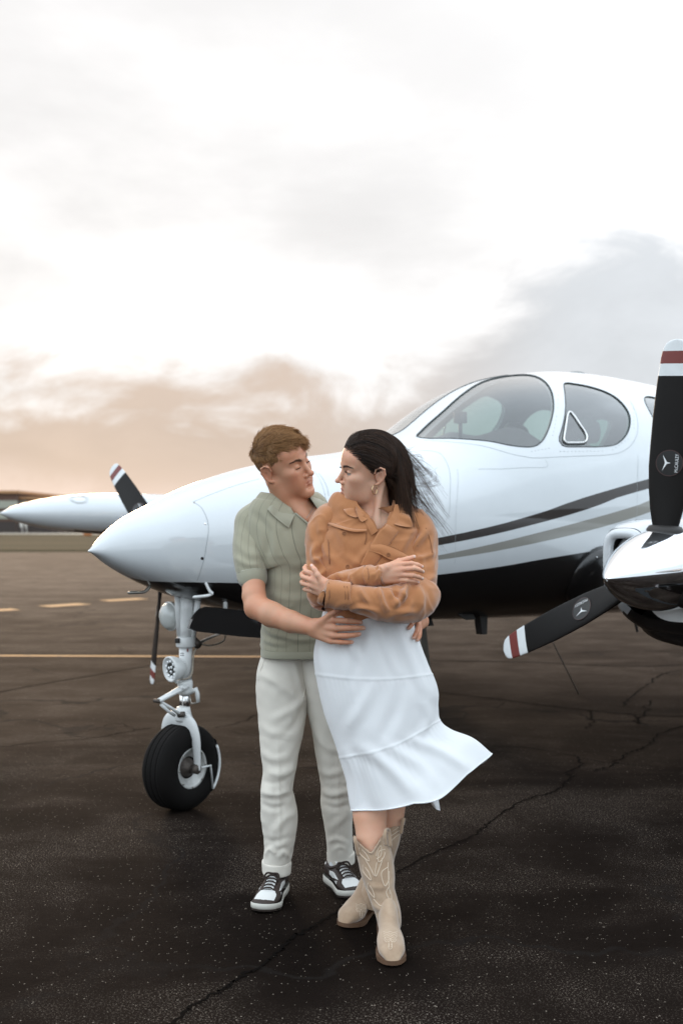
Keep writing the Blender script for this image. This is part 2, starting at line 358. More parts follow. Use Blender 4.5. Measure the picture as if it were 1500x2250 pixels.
# far buildings at the left
M_bw = mat('brown_metal_wall', (.115, .062, .042), .8, noise=.15, nscale=.4); M_bd = mat('dark_door', (.035, .026, .022), .7); M_bl = mat('pale_panel', (.33, .33, .27), .6, noise=.1, nscale=1.); M_rf = mat('roof_edge_painted_sunlight', (.42, .22, .10), .6)  # roof edge colour has the orange of low sunlight painted in
def far_building(px0, px1, ytop, d, depth, label, roof_h=.5, bays=()):
    x0, x1 = (px0-750)*d/FPX, (px1-750)*d/FPX; h = HC+(HY-ytop)*d/FPX
    e = empty('hangar_building', ((x0+x1)/2, d+depth/2, 0), label, 'building')
    obj('wall', box(((x0+x1)/2, d+depth/2, (h-roof_h)/2), ((x1-x0)/2, depth/2, (h-roof_h)/2)), M_bw, e, False)
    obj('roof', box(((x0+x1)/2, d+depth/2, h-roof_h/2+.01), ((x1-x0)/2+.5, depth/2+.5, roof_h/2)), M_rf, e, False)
    for (a, b, za, zb, mm, nm) in bays:
        xa, xb = (a-750)*d/FPX, (b-750)*d/FPX; zA, zB = HC-(za-HY)*d/FPX, HC-(zb-HY)*d/FPX
        o = obj(nm, box(((xa+xb)/2, d-.06, (zA+zB)/2), (abs(xb-xa)/2, .08, abs(zA-zB)/2)), mm, e, False)
    return e
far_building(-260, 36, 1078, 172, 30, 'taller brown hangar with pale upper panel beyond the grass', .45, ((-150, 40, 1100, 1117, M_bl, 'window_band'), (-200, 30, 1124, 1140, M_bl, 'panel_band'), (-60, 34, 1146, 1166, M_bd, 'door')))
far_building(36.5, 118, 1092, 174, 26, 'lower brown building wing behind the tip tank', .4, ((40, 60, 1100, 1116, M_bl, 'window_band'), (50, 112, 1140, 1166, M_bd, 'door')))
# low dark fence line in front of the buildings
fe = empty('boundary_fence', (-44, 158, 0), 'low dark slatted fence in front of the brown hangars', 'fence')
M_fn = mat('dark_fence', (.04, .03, .026), .8)
for i in range(60):
    x = -70+i*.9; obj('slat', box((x, 158, .75), (.39, .04, .73)), M_fn, fe, False)
for i in range(19): obj('post', box((-70.5+i*3.0, 158.12, .85), (.06, .06, .85)), M_fn, fe, False)
# wheel-like pale marker pair and orange taxiway marker
for (px, py, lab) in ((50, 1152, 'left one of two pale curved dish shapes by the fence'), (59, 1153, 'right one of two pale curved dish shapes by the fence')):
    c = P(px, py, 156.5); mb = MB(); mb.add(lathe([(0, .02), (.05, .3), (.16, .5), (.2, .5), (.1, .3), (.04, .02)], c, (-.8, -.6, 0), 16)); mb.add(tube([c, c-np.array([0, 0, c[2]])], .06, 6))
    tag(obj('satellite_dish', mb.vf, mat('dish_white', (.62, .6, .56), .5)), lab, 'dish')
c = G(183, 1178.5); tag(obj('taxiway_marker', box((c[0], 120, .45), (.45, .15, .4), None, .06), mat('marker_orange', (.45, .16, .05), .6)), 'small orange marker block standing in the grass', 'marker')
# distant belt of trees
def tree_belt():
    V = []; F = []; n = 0
    r2 = np.random.default_rng(3)
    for i in range(2600):
        x = r2.uniform(-700, 700); y = 420+r2.uniform(0, 60); h = (4+3.5*mnoise.noise(Vector((x*.02, 0, 0)))+2*mnoise.noise(Vector((x*.11, 4, 0))))
        if -170 < x < -60: h *= .6
        z = r2.uniform(0, 1)**.8*h; s = r2.uniform(.9, 2.2)
        q = r2.normal(0, 1, (4, 3))*s; q[:, 2] *= .6; V.append(q+np.array([x, y, max(z, .5)])); F.append((n, n+1, n+2)); F.append((n, n+2, n+3)); n += 4
    return np.concatenate(V), F
tag(obj('distant_trees', tree_belt(), mat('far_leaves', (.045, .042, .028), 1., noise=.3, nscale=.1), smooth=False), 'low dark belt of trees along the horizon', None, None, 'stuff')
# ================================================================== the airplane
NTP = np.array([-1.184, 5.026]); PHI = R(40.92)
AFT = np.array([math.cos(PHI), math.sin(PHI), 0]); LFT = np.array([math.sin(PHI), -math.cos(PHI), 0]); UP = np.array([0, 0, 1.])
def ac(s, l, z):
    s, l, z = np.broadcast_arrays(np.asarray(s, float), np.asarray(l, float), np.asarray(z, float))
    return np.stack([NTP[0]+s*AFT[0]+l*LFT[0], NTP[1]+s*AFT[1]+l*LFT[1], z], -1)
def on_plane(x, y, l):                       # pixel ray meets the fore-aft plane at lateral offset l
    d = np.array([(x-750)/FPX, 1., -(y-HY)/FPX]); o = np.array([0, 0, HC]); p0 = ac(0, l, 0)
    t = np.dot(p0-o, LFT)/np.dot(d, LFT); return o+d*t
fS = np.array([0, .04, .1, .2, .35, .5, .7, .95, 1.25, 1.6, 2.0, 2.25, 2.5, 2.75, 3.05, 3.4, 3.8, 4.3, 5.0, 6.0, 7.5, 9.0, 10.2])
fW = np.array([.004, .045, .085, .145, .215, .27, .335, .405, .47, .53, .585, .615, .64, .66, .68, .695, .705, .71, .70, .64, .46, .22, .05])
fZ = np.array([1.301, 1.301, 1.302, 1.305, 1.31, 1.32, 1.335, 1.355, 1.38, 1.42, 1.47, 1.50, 1.53, 1.55, 1.57, 1.58, 1.58, 1.58, 1.58, 1.60, 1.68, 1.8, 1.9])
fT = np.array([1.303, 1.344, 1.397, 1.463, 1.531, 1.599, 1.668, 1.735, 1.79, 1.839, 1.947, 2.113, 2.256, 2.346, 2.408, 2.457, 2.471, 2.46, 2.42, 2.3, 2.13, 2.05, 1.98])
fB = np.array([1.297, 1.274, 1.233, 1.178, 1.111, 1.055, 1.001, .951, .914, .886, .862, .850, .838, .83, .82, .81, .80, .79, .81, .96, 1.32, 1.65, 1.85])
def pch(x, xs, ys):
    h = np.diff(xs); d = np.diff(ys)/h; m = np.zeros_like(ys)
    for i in range(1, len(xs)-1):
        if d[i-1]*d[i] > 0:
            w1 = 2*h[i]+h[i-1]; w2 = h[i]+2*h[i-1]; m[i] = (w1+w2)/(w1/d[i-1]+w2/d[i])
    m[0] = d[0]; m[-1] = d[-1]
    x = np.asarray(x, float); k = np.clip(np.searchsorted(xs, x)-1, 0, len(h)-1); t = (x-xs[k])/h[k]
    return (2*t**3-3*t**2+1)*ys[k]+(t**3-2*t**2+t)*h[k]*m[k]+(-2*t**3+3*t**2)*ys[k+1]+(t**3-t**2)*h[k]*m[k+1]
cpow = lambda c, e: np.sign(c)*np.abs(c)**e
# smooth dense tables, so the curvature has no kinks
_ds = np.linspace(0, 10.2, 1021)
def _smooth(ys, k=9):
    y = pch(_ds, fS, ys); w = np.ones(2*k+1)/(2*k+1); yp = np.pad(y, k, mode='edge')
    s = np.convolve(np.pad(np.convolve(yp, w, 'valid'), k, mode='edge'), w, 'valid'); bl = np.clip((_ds-.25)/.35, 0, 1); return y*(1-bl)+s*bl
tW, tZ, tT, tB = (_smooth(q) for q in (fW, fZ, fT, fB))
def fus(s, th, off=0.):
    s = np.asarray(s, float); th = np.asarray(th, float)
    w, zc, t, b = (np.interp(s, _ds, q) for q in (tW, tZ, tT, tB))
    c = np.cos(th); sn = np.sin(th); e = np.where(sn >= 0, 2/2.15, 2/2.5)
    l = w*cpow(c, e); z = zc+np.where(sn >= 0, t-zc, zc-b)*cpow(sn, e)
    p = ac(s, l, z)
    if np.any(off):
        p = p+fnorm(s, th)*np.asarray(off)[..., None]
    return p
def fnorm(s, th):
    a = fus(np.clip(s+.01, 0, 10.2), th)-fus(np.clip(s-.01, 0, 10.2), th); b = fus(s, th+.01)-fus(s, th-.01)
    n = np.cross(a, b); n /= np.linalg.norm(n, axis=-1)[..., None]+1e-12
    c = ac(s, 0*np.asarray(s), np.interp(s, _ds, (tT+tB)/2)); d = np.sum((fus(s, th)-c)*n, -1)
    return n*np.where(d < 0, -1, 1)[..., None]
_gs, _gt = np.meshgrid(np.linspace(.02, 6.5, 500), np.linspace(R(-88), R(89), 180), indexing='ij')
_gq = proj(fus(_gs, _gt)); _gn = fnorm(_gs, _gt); _gv = np.sum(_gn*(fus(_gs, _gt)-np.array([0, 0, HC])), -1) < .02
def inv(px):
    """photo pixels on the airplane's left flank -> (station, angle)"""
    out = []
    for x, y in px:
        d = (_gq[..., 0]-x)**2+(_gq[..., 1]-y)**2+np.where(_gv, 0, 1e7); i = np.unravel_index(np.argmin(d), d.shape)
        u = np.array([_gs[i], _gt[i]])
        for _ in range(12):
            f0 = proj(fus(u[0], u[1])); J = np.stack([(proj(fus(u[0]+1e-4, u[1]))-f0)/1e-4, (proj(fus(u[0], u[1]+1e-4))-f0)/1e-4], -1)
            du = np.linalg.lstsq(J, np.array([x, y])-f0, rcond=None)[0]; n = np.linalg.norm(du)
            u = u+du*min(1, .05/max(n, 1e-9))*.8; u[1] = np.clip(u[1], R(-89), R(89))
        out.append(u)
    return np.array(out)
def closed(pts, n):
    pts = np.asarray(pts, float); k = len(pts); ext = np.concatenate([pts[-3:], pts, pts[:3]]); d = smooth_path(ext, 40*(k+5)+1); d = d[80:80+40*k+41][40:40*k+41]
    seg = np.r_[0, np.cumsum(np.linalg.norm(np.diff(d, axis=0), axis=1))]; t = np.linspace(0, seg[-1], n, endpoint=False)
    return np.stack([np.interp(t, seg, d[:, j]) for j in (0, 1)], -1)
o5 = lambda a: [(800+x*.46667, 780+y*.46667) for x, y in a]
px_ws = o5([(246, 384), (300, 393), (400, 393), (500, 398), (600, 408), (690, 426), (780, 433), (832, 410), (866, 350), (888, 270), (890, 220), (880, 170), (850, 125), (800, 98), (740, 92), (640, 103), (560, 124), (480, 170), (380, 255), (300, 325), (258, 366)])
px_sw = o5([(941, 133), (1000, 137), (1080, 154), (1150, 180), (1200, 214), (1240, 265), (1251, 312), (1240, 362), (1210, 402), (1170, 425), (1100, 432), (1030, 432), (960, 432), (930, 425), (915, 398), (925, 360), (940, 300), (946, 240), (943, 180)])
px_st = o5([(968, 268), (990, 292), (1015, 330), (1040, 368), (1046, 392), (1032, 411), (990, 413), (950, 412), (938, 398), (942, 360), (950, 310), (956, 280)])
uv_ws, uv_sw, uv_st = inv(px_ws), inv(px_sw), inv(px_st)
w3 = inv([(1462, 922)])[0]
SC = .62                                      # metres per radian, for a fair 2D domain
tod = lambda uv: np.asarray(uv)*np.array([1, SC])
def roundwin(s, th, hs, hh, n=32):
    a = np.arange(n)/n*2*np.pi; return np.stack([s+hs*cpow(np.cos(a), .8), th+hh/SC*cpow(np.sin(a), .8)], -1)
wins = {'ws': closed(tod(uv_ws), 90)/[1, SC], 'sw': closed(tod(uv_sw), 64)/[1, SC]}
for i in range(4): wins['r%d' % i] = roundwin(w3[0]+.02+i*.72, w3[1]-.01*i, .17, .17)
# livery edges, photo pixels continued fore and aft in station/angle
def band(up, lo, fore, aft_s, n=40):
    a = inv(up); b = inv(lo)
    def ext(c):
        c = c[np.argsort(c[:, 0])]; pa = np.polyfit(c[:, 0], c[:, 1], 2); s = np.linspace(fore, aft_s, n); q = np.polyval(pa, s)
        ins = (s >= c[0, 0]) & (s <= c[-1, 0]); q2 = np.interp(s, c[:, 0], c[:, 1]); d0 = np.polyfit(c[-3:, 0], c[-3:, 1], 1); q = np.where(s > c[-1, 0], np.minimum(np.polyval(d0, s), R(48)), np.where(ins, np.polyval(pa, s), q)); return np.stack([s, q], -1)
    return ext(a), ext(b)
br_u, br_l = band([(954, 1185), (1060, 1158), (1196, 1124), (1300, 1090), (1436, 1048)], [(956, 1200), (1060, 1179), (1196, 1146), (1300, 1116), (1436, 1070)], 1.0, 7.2)
gy_u, gy_l = band([(958, 1221), (1060, 1200), (1196, 1168), (1300, 1138), (1436, 1096)], [(960, 1231), (1060, 1216), (1196, 1190), (1300, 1163), (1436, 1122)], 1.1, 7.2)
def taper(u, l, s0, s1):
    t = np.clip((u[:, 0]-s0)/(s1-s0), 0.02, 1)**.8; mid = (u[:, 1]+l[:, 1])/2; u = u.copy(); l = l.copy(); u[:, 1] = mid+(u[:, 1]-mid)*t; l[:, 1] = mid+(l[:, 1]-mid)*t; return u, l
br_u, br_l = taper(br_u, br_l, 1.0, 1.7); gy_u, gy_l = taper(gy_u, gy_l, 1.1, 1.8)
blk = inv([(262, 1277), (302, 1277.5), (340, 1278), (400, 1279), (460, 1280), (520, 1281), (962, 1263), (1092, 1246), (1196, 1228), (1340, 1205)])
blk = blk[np.argsort(blk[:, 0])]
_bs = np.linspace(blk[0, 0], 8.0, 90); _d0 = np.polyfit(blk[-3:, 0], blk[-3:, 1], 1)
bl_line = np.stack([_bs, np.where(_bs > blk[-1, 0], np.minimum(np.polyval(_d0, _bs), R(10)), pch(_bs, blk[:, 0], blk[:, 1]))], -1)
bl_line = np.concatenate([[(blk[0, 0]-.06, R(-90))], bl_line]); bl_line[0, 1] = R(-89.9)
def inpoly(p, poly):
    x, y = p[:, 0], p[:, 1]; r = np.zeros(len(p), bool); n = len(poly)
    for i in range(n):
        x1, y1 = poly[i]; x2, y2 = poly[(i+1) % n]
        c = ((y1 > y) != (y2 > y)); r ^= c & (x < (x2-x1)*(y-y1)/((y2-y1) if y2 != y1 else 1e-12)+x1)
    return r
def half_mesh(wins):
    s_l = np.unique(np.concatenate([np.linspace(0.001, .4, 34), np.linspace(.4, 5.2, 132), np.linspace(5.2, 10.2, 50)]).round(5))
    th = np.linspace(R(-90), R(90), 67); gs, gt = np.meshgrid(s_l, th, indexing='ij'); pts = np.stack([gs.ravel(), gt.ravel()], -1)
    edge_pt = (np.abs(np.abs(pts[:, 1])-R(90)) < 1e-6) | (pts[:, 0] < .00101) | (pts[:, 0] > 10.1999)
    cons = [(w, True) for w in wins.values()]+[(br_u, False), (br_l, False), (gy_u, False), (gy_l, False), (bl_line, False)]
    cp = []; ce = []; n = 0
    for c, cl in cons:
        c = c[(c[:, 0] < 10.1)]; m = len(c); cp.append(c); ce += [(n+i, n+i+1) for i in range(m-1)]+([(n+m-1, n)] if cl else []); n += m
    cp = np.concatenate(cp); C2 = tod(cp); P2 = tod(pts); keep = np.ones(len(pts), bool)
    for i0 in range(0, len(P2), 2000):
        d = ((P2[i0:i0+2000, None]-C2[None])**2).sum(-1).min(1); keep[i0:i0+2000] = d > .011**2
    keep |= edge_pt; pts = pts[keep]
    A2 = tod(np.concatenate([cp, pts]))
    ov, oe, of, *_ = delaunay_2d_cdt([Vector(q) for q in A2], ce, [], 0, 1e-7)
    o2 = np.array([tuple(q) for q in ov])/[1, SC]; tri = np.array([t for t in of if len(t) == 3])
    cen = o2[tri].mean(1); m = np.zeros(len(tri), int)
    def between(u, l):
        s = cen[:, 0]; return (s > u[0, 0]) & (s < u[-1, 0]) & (cen[:, 1] < np.interp(s, u[:, 0], u[:, 1])) & (cen[:, 1] > np.interp(s, l[:, 0], l[:, 1]))
    m[between(br_u, br_l)] = 2; m[between(gy_u, gy_l)] = 3
    m[(cen[:, 0] > bl_line[0, 0]) & (cen[:, 1] < np.interp(cen[:, 0], bl_line[:, 0], bl_line[:, 1], right=R(-95)))] = 1
    wid = np.full(len(tri), -1)
    for i, w in enumerate(wins.values()): wid[inpoly(cen, w)] = i
    Pv = fus(o2[:, 0], o2[:, 1]); Nv = fnorm(o2[:, 0], o2[:, 1])
    def half(mask, off=0.):
        t = tri[mask]; used = np.unique(t); mp = np.full(len(o2), -1); mp[used] = np.arange(len(used)); v = Pv[used]+Nv[used]*off; nn = Nv[used]; t = mp[t]
        g = np.cross(v[t[:, 1]]-v[t[:, 0]], v[t[:, 2]]-v[t[:, 0]]); fl = np.sum(g*nn[t[:, 0]], -1) < 0; t[fl] = t[fl][:, ::-1]
        return v, t, nn
    return half, wid, cen, m
def mir(v): d = (v-ac(0, 0, 0))@LFT; return v-2*d[:, None]*LFT
mirn = lambda n: n-2*(n@LFT)[:, None]*LFT
def build_fuselage(root):
    wr = dict(wins); w = wins['ws'].copy(); q = np.clip((np.degrees(w[:, 1])-70)/8, 0, 1); w[:, 1] += (R(88.7)-w[:, 1])*q*q*(3-2*q); wr['ws'] = w
    VV = []; TT = []; NN = []; MM = []; n = 0; LV = []; LT = []; ln_ = 0
    for side, W in ((0, wins), (1, wr)):
        half, wid, cen, m = half_mesh(W); fl = (lambda a: a) if side == 0 else mir; fn_ = (lambda a: a) if side == 0 else mirn
        v, t, nn = half(wid < 0); VV.append(fl(v)); TT.append((t if side == 0 else t[:, ::-1])+n); NN.append(fn_(nn)); MM.append(m[wid < 0]); n += len(v)
        v, t, nn = half((wid < 0) & (cen[:, 0] > 1.9) & (cen[:, 0] < 7.6), -.03); LV.append(fl(v)); LT.append((t[:, ::-1] if side == 0 else t)+ln_); ln_ += len(v)
        for i, nme in enumerate(W):
            v, t, nn = half(wid == i, -.004); w = W[nme]; ws_, wt_ = np.r_[w[:, 0], w[:1, 0]], np.r_[w[:, 1], w[:1, 1]]
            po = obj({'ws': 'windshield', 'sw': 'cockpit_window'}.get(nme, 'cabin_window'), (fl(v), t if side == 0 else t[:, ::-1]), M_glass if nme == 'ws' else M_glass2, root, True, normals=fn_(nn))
            q0 = fl(fus(ws_, wt_, .0005)); qi = fl(fus(ws_, wt_, -.03)); obj('seal', tube(q0, .0036, 6, False), M_seal, po)
            obj('frame', (np.concatenate([q0, qi]), gridf(2, len(q0))), M_frame, po)
            if nme == 'sw':
                st = closed(tod(uv_st), 60)/[1, SC]; g = fl(fus(np.r_[st[:, 0], st[:1, 0]], np.r_[st[:, 1], st[:1, 1]], .002))
                obj('storm_window_frame', tube(g, .0065, 6, False), M_alu, po); obj('storm_window_seal', tube(g-np.array([0, 0, .010]), .0045, 6, False), M_seal, po)
    fo = obj('fuselage', (np.concatenate(VV), np.concatenate(TT)), None, root, True, normals=np.concatenate(NN), midx=np.concatenate(MM), mats=[M_white, M_black, M_brown, M_grey]); fo['label'] = 'glossy white fuselage with black belly and brown and grey sweeping stripes'
    obj('cabin_lining', (np.concatenate(LV), np.concatenate(LT)), M_lining, root)
def paint(name, col, rough=.28, dirt=.05, ior=1.45):
    k = NT(name); n = k.noise(2.2, 5, .6); n2 = k.noise(40., 4, .6)
    c = k.mix(k.sm(n, .35, .75), (*col, 1), tuple([v*(1-dirt) for v in col])+(1,)); k.L.new(c, k.b.inputs['Base Color'])
    k.b.inputs['Roughness'].default_value = rough; k.b.inputs['Specular IOR Level'].default_value = .25; k.b.inputs['Coat Weight'].default_value = 1.0; k.b.inputs['Coat IOR'].default_value = ior; k.b.inputs['Coat Roughness'].default_value = .025
    k.L.new(k.bump(k.noise(3.0, 3, .5), .035, .02), k.b.inputs['Normal']); k.L.new(k.bump(k.noise(1.6, 2, .5), .06, .03), k.b.inputs['Coat Normal']); return k.m
M_white = paint('white_paint', (.62, .645, .66), ior=1.7); M_black = paint('black_paint', (.010, .009, .009)); M_brown = paint('brown_stripe_paint', (.022, .015, .012)); M_grey = paint('grey_stripe_paint', (.27, .262, .235))
M_blackm = mat('black_blade_paint', (.0075, .0062, .0055), .5, spec=.16, noise=.2, nscale=8, coat=.05, coat_r=.3)
M_lining = mat('cabin_lining_cloth', (.055, .05, .044), .9, noise=.1, nscale=8); M_frame = mat('window_frame_grey', (.22, .23, .23), .5); M_seal = mat('window_seal_rubber', (.05, .055, .055), .6)
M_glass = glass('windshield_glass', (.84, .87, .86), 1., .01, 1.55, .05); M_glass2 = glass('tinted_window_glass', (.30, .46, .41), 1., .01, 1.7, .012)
M_alu = mat('bright_aluminium', (.72, .72, .71), .25, 1.0); M_chrome = mat('polished_spinner_metal', (.83, .84, .86), .09, 1.0, bump=.02, bscale=6., bdist=.01)
M_wgear = mat('gear_white_enamel', (.66, .67, .66), .38, noise=.10, nscale=14, coat=.3, coat_r=.1); M_steel = mat('worn_steel', (.36, .34, .31), .35, .9, noise=.3, nscale=30); M_dark = mat('dark_metal', (.03, .027, .025), .5, .4)
M_rub = mat('tyre_rubber', (.0062, .0052, .0047), .8, spec=.15, noise=.35, nscale=7, bump=.15, bscale=120); M_redp = mat('red_band_paint', (.17, .028, .022), .45, noise=.1, nscale=20); M_wband = mat('white_band_paint', (.72, .74, .74), .45, noise=.08, nscale=20)
M_line = mat('panel_gap_grey', (.34, .36, .37), .7); M_red = mat('beacon_red', (.3, .02, .02), .3)
plane = empty('twin_engine_airplane', tuple(ac(3.5, 0, 0)), 'white twin engine propeller airplane with black belly parked behind the couple', 'airplane')
build_fuselage(plane)
obj('nose_tip', lathe([(-.006, .0005), (-.004, .004), (0, .0068), (.004, .0085)], ac(0, 0, 1.3005), AFT, 16, True, False), M_white, plane)
def panel_line(px, w=.0022, closed_=False):
    uv = inv(px); uv = smooth_path(uv, 12*len(uv)); q = fus(uv[:, 0], uv[:, 1], .0006); n = fnorm(uv[:, 0], uv[:, 1]); t = np.gradient(q, axis=0); t /= np.linalg.norm(t, axis=1)[:, None]; b = np.cross(t, n)
    v = np.concatenate([q+b*w/2, q-b*w/2]); f = [(i, i+1, i+1+len(q), i+len(q)) for i in range(len(q)-1)]; obj('panel_line', (v, f), M_line, plane)
panel_line([(424, 1103), (440, 1113), (449, 1126), (458, 1154), (456, 1185), (452, 1210), (443, 1248), (433, 1276)], .003)
panel_line([(424, 1103), (470, 1084), (520, 1066), (570, 1052)]); panel_line([(690, 1035), (705, 1060), (714, 1090), (716, 1130), (716, 1200)])
panel_line([(905, 992), (940, 990), (965, 996), (980, 1015), (988, 1041), (988, 1085), (986, 1125), (975, 1151), (949, 1158)]); panel_line([(1050, 1031), (1110, 1030), (1196, 1027), (1197, 1010)])
panel_line([(700, 1040), (716, 1065), (722, 1090)], .003); panel_line([(1400, 1000), (1399, 1060), (1397, 1140)]); panel_line([(1004, 1030), (1003, 1100), (1000, 1170), (998, 1240)], .0015)
panel_line([(930, 968), (1000, 972), (1060, 980), (1110, 994), (1150, 1003), (1190, 1006), (1280, 1002), (1345, 998), (1378, 985), (1398, 955), (1398, 915), (1383, 880)], .003)
def fastener(px, r, m=None):
    for x, y in px:
        u = inv([(x, y)])[0]; c = fus(u[0], u[1]); n = fnorm(u[0], u[1]); obj('fastener', lathe([(0, r), (.0012, r*.9), (.0014, .0002)], c, n, 10), m or M_steel, plane)
fastener([(451.5, 1151)], .006, M_alu); fastener([(444.5, 1227)], .008, M_dark); fastener([(427, 1104.5)], .005)
rv = []
for a, b, n in (((1226, 850), (1224, 905), 6), ((1222, 915), (1212, 965), 6), ((1205, 985), (1160, 993), 6), ((1230, 992), (1330, 991), 12), ((1345, 988), (1385, 960), 6), ((1392, 940), (1390, 890), 6)):
    for i in range(n): rv.append((a[0]+(b[0]-a[0])*i/n, a[1]+(b[1]-a[1])*i/n))
fastener(rv, .0030, M_line)
# vent dome on the roof, antennas and probes on the belly
c = fus(3.72, R(90)); obj('roof_beacon', lathe([(0, .075), (.012, .07), (.022, .045), (.026, .002)], c-UP*.006, UP, 20), M_frame, plane)
def blade_ant(px, py, l, h, ln, th, m=M_dark, sw=.04):
    b = on_plane(px, py, l); p = [b+UP*.03, b+AFT*ln+UP*.03, b+AFT*(ln*.9+sw)-UP*h, b+AFT*(ln*.35+sw)-UP*h]; obj('belly_antenna', prism([q-LFT*th/2 for q in p], LFT*th), m, plane, False)
blade_ant(926, 1358, .2, .05, .06, .012); blade_ant(1046, 1358, .25, .10, .075, .05, M_dark, .0); blade_ant(1001, 1360, .3, .012, .14, .012); blade_ant(1388, 1357, .5, .10, .03, .008)
def probe(path, r, m, nm='pitot_probe'):
    obj(nm, tube(smooth_path(path, 24), np.r_[np.full(22, r), r*.8, r*.5], 10), m, plane)
a = on_plane(330, 1288, .02); b = on_plane(322, 1297, .02); c = on_plane(314, 1301, .02); d = on_plane(296, 1302, .02); e = on_plane(281, 1302.5, .02); probe([a, b, c, d, e], .0085, M_steel)
a = on_plane(452, 1280, .22); b = on_plane(460, 1297, .23); c = on_plane(467, 1304, .235); d = on_plane(455, 1309, .235); e = on_plane(424, 1312.5, .235)
obj('pitot_probe', tube(smooth_path([a, b, c], 8), .017, 10, flat=.45), M_wgear, plane); probe([c, d, e], .008, M_wgear)
# round cover with screws low on the flank, by the wing root
uc = inv([(1302, 1270)])[0]; nn_ = fnorm(uc[0], uc[1]); cc = fus(uc[0], uc[1])
obj('wing_root_cover', lathe([(-.03, .215), (.012, .205), (.035, .17), (.052, .12), (.062, .06), (.065, .001)], cc, nn_, 40), M_black, plane)
for a in np.linspace(R(60), R(200), 9):
    t1 = np.cross(nn_, UP); t1 /= np.linalg.norm(t1); t2 = np.cross(nn_, t1); q = cc+(t1*math.cos(a)-t2*math.sin(a))*.192+nn_*.022; obj('fastener', lathe([(-.002, .006), (.004, .006), (.005, .001)], q, nn_, 8), M_alu, plane)
# ---- cockpit interior
M_panel = mat('black_glareshield', (.022, .021, .02), .75, noise=.2, nscale=20, bump=.1, bscale=300); M_seat = mat('dark_leather_seat', (.035, .028, .024), .6, noise=.2, nscale=10); M_tanv = mat('tan_visor', (.20, .13, .09), .7)
gsn = 26; gv = []
for i, s in enumerate(np.linspace(2.02, 2.78, 14)):
    hw = np.interp(s, _ds, tW)*.80; t = (s-2.02)/.76
    for j in np.linspace(-1, 1, gsn): gv.append(ac(s, hw*j, 1.80+.20*t**.8-.10*abs(j)**3+.055*math.exp(-((abs(j)-.5)/.27)**2)*t-(.0 if t < .97 else .02)))
for j in np.linspace(-1, 1, gsn): gv.append(ac(2.76, np.interp(2.76, _ds, tW)*.80*j, 1.5))
obj('glareshield', (np.array(gv), gridf(15, gsn)), M_panel, plane)
for l0 in (.30, -.30):
    st = [ac(3.22, l0, 1.20), ac(3.28, l0, 1.45), ac(3.36, l0, 1.75), ac(3.42, l0, 1.95)]
    so = obj('cockpit_seat', tube(smooth_path(st, 12), np.r_[np.full(9, .21), .20, .17, .09], 16, True, .38, LFT), M_seat, plane)
    obj('headrest', tube(smooth_path([ac(3.43, l0, 1.97), ac(3.45, l0, 2.05), ac(3.47, l0, 2.13)], 7), [.05, .11, .125, .125, .12, .1, .05], 14, True, .5, LFT), M_seat, so); obj('cushion', box(ac(3.0, l0, 1.2), (.25, .22, .07), np.array([AFT, LFT, UP]), .04), M_seat, so)
c = ac(2.42, .12, 2.075); obj('dash_camera', box(c, (.028, .032, .035), np.array([AFT, LFT, UP]), .006), M_dark, plane); obj('dash_camera_mount', tube([c-UP*.13, c-UP*.02], .012, 8), M_dark, plane)
obj('yoke', tube(smooth_path([ac(2.86, .16, 1.62), ac(2.86, .16, 1.5), ac(2.86, .3, 1.46), ac(2.86, .44, 1.5), ac(2.86, .44, 1.62)], 20), .015, 8), M_dark, plane)
obj('cabin_floor', box(ac(5.0, 0, 1.12), (2.2, .42, .03), np.array([AFT, LFT, UP])), M_lining, plane); obj('rear_bulkhead', box(ac(6.9, 0, 1.6), (.02, .45, .5), np.array([AFT, LFT, UP])), M_lining, plane)
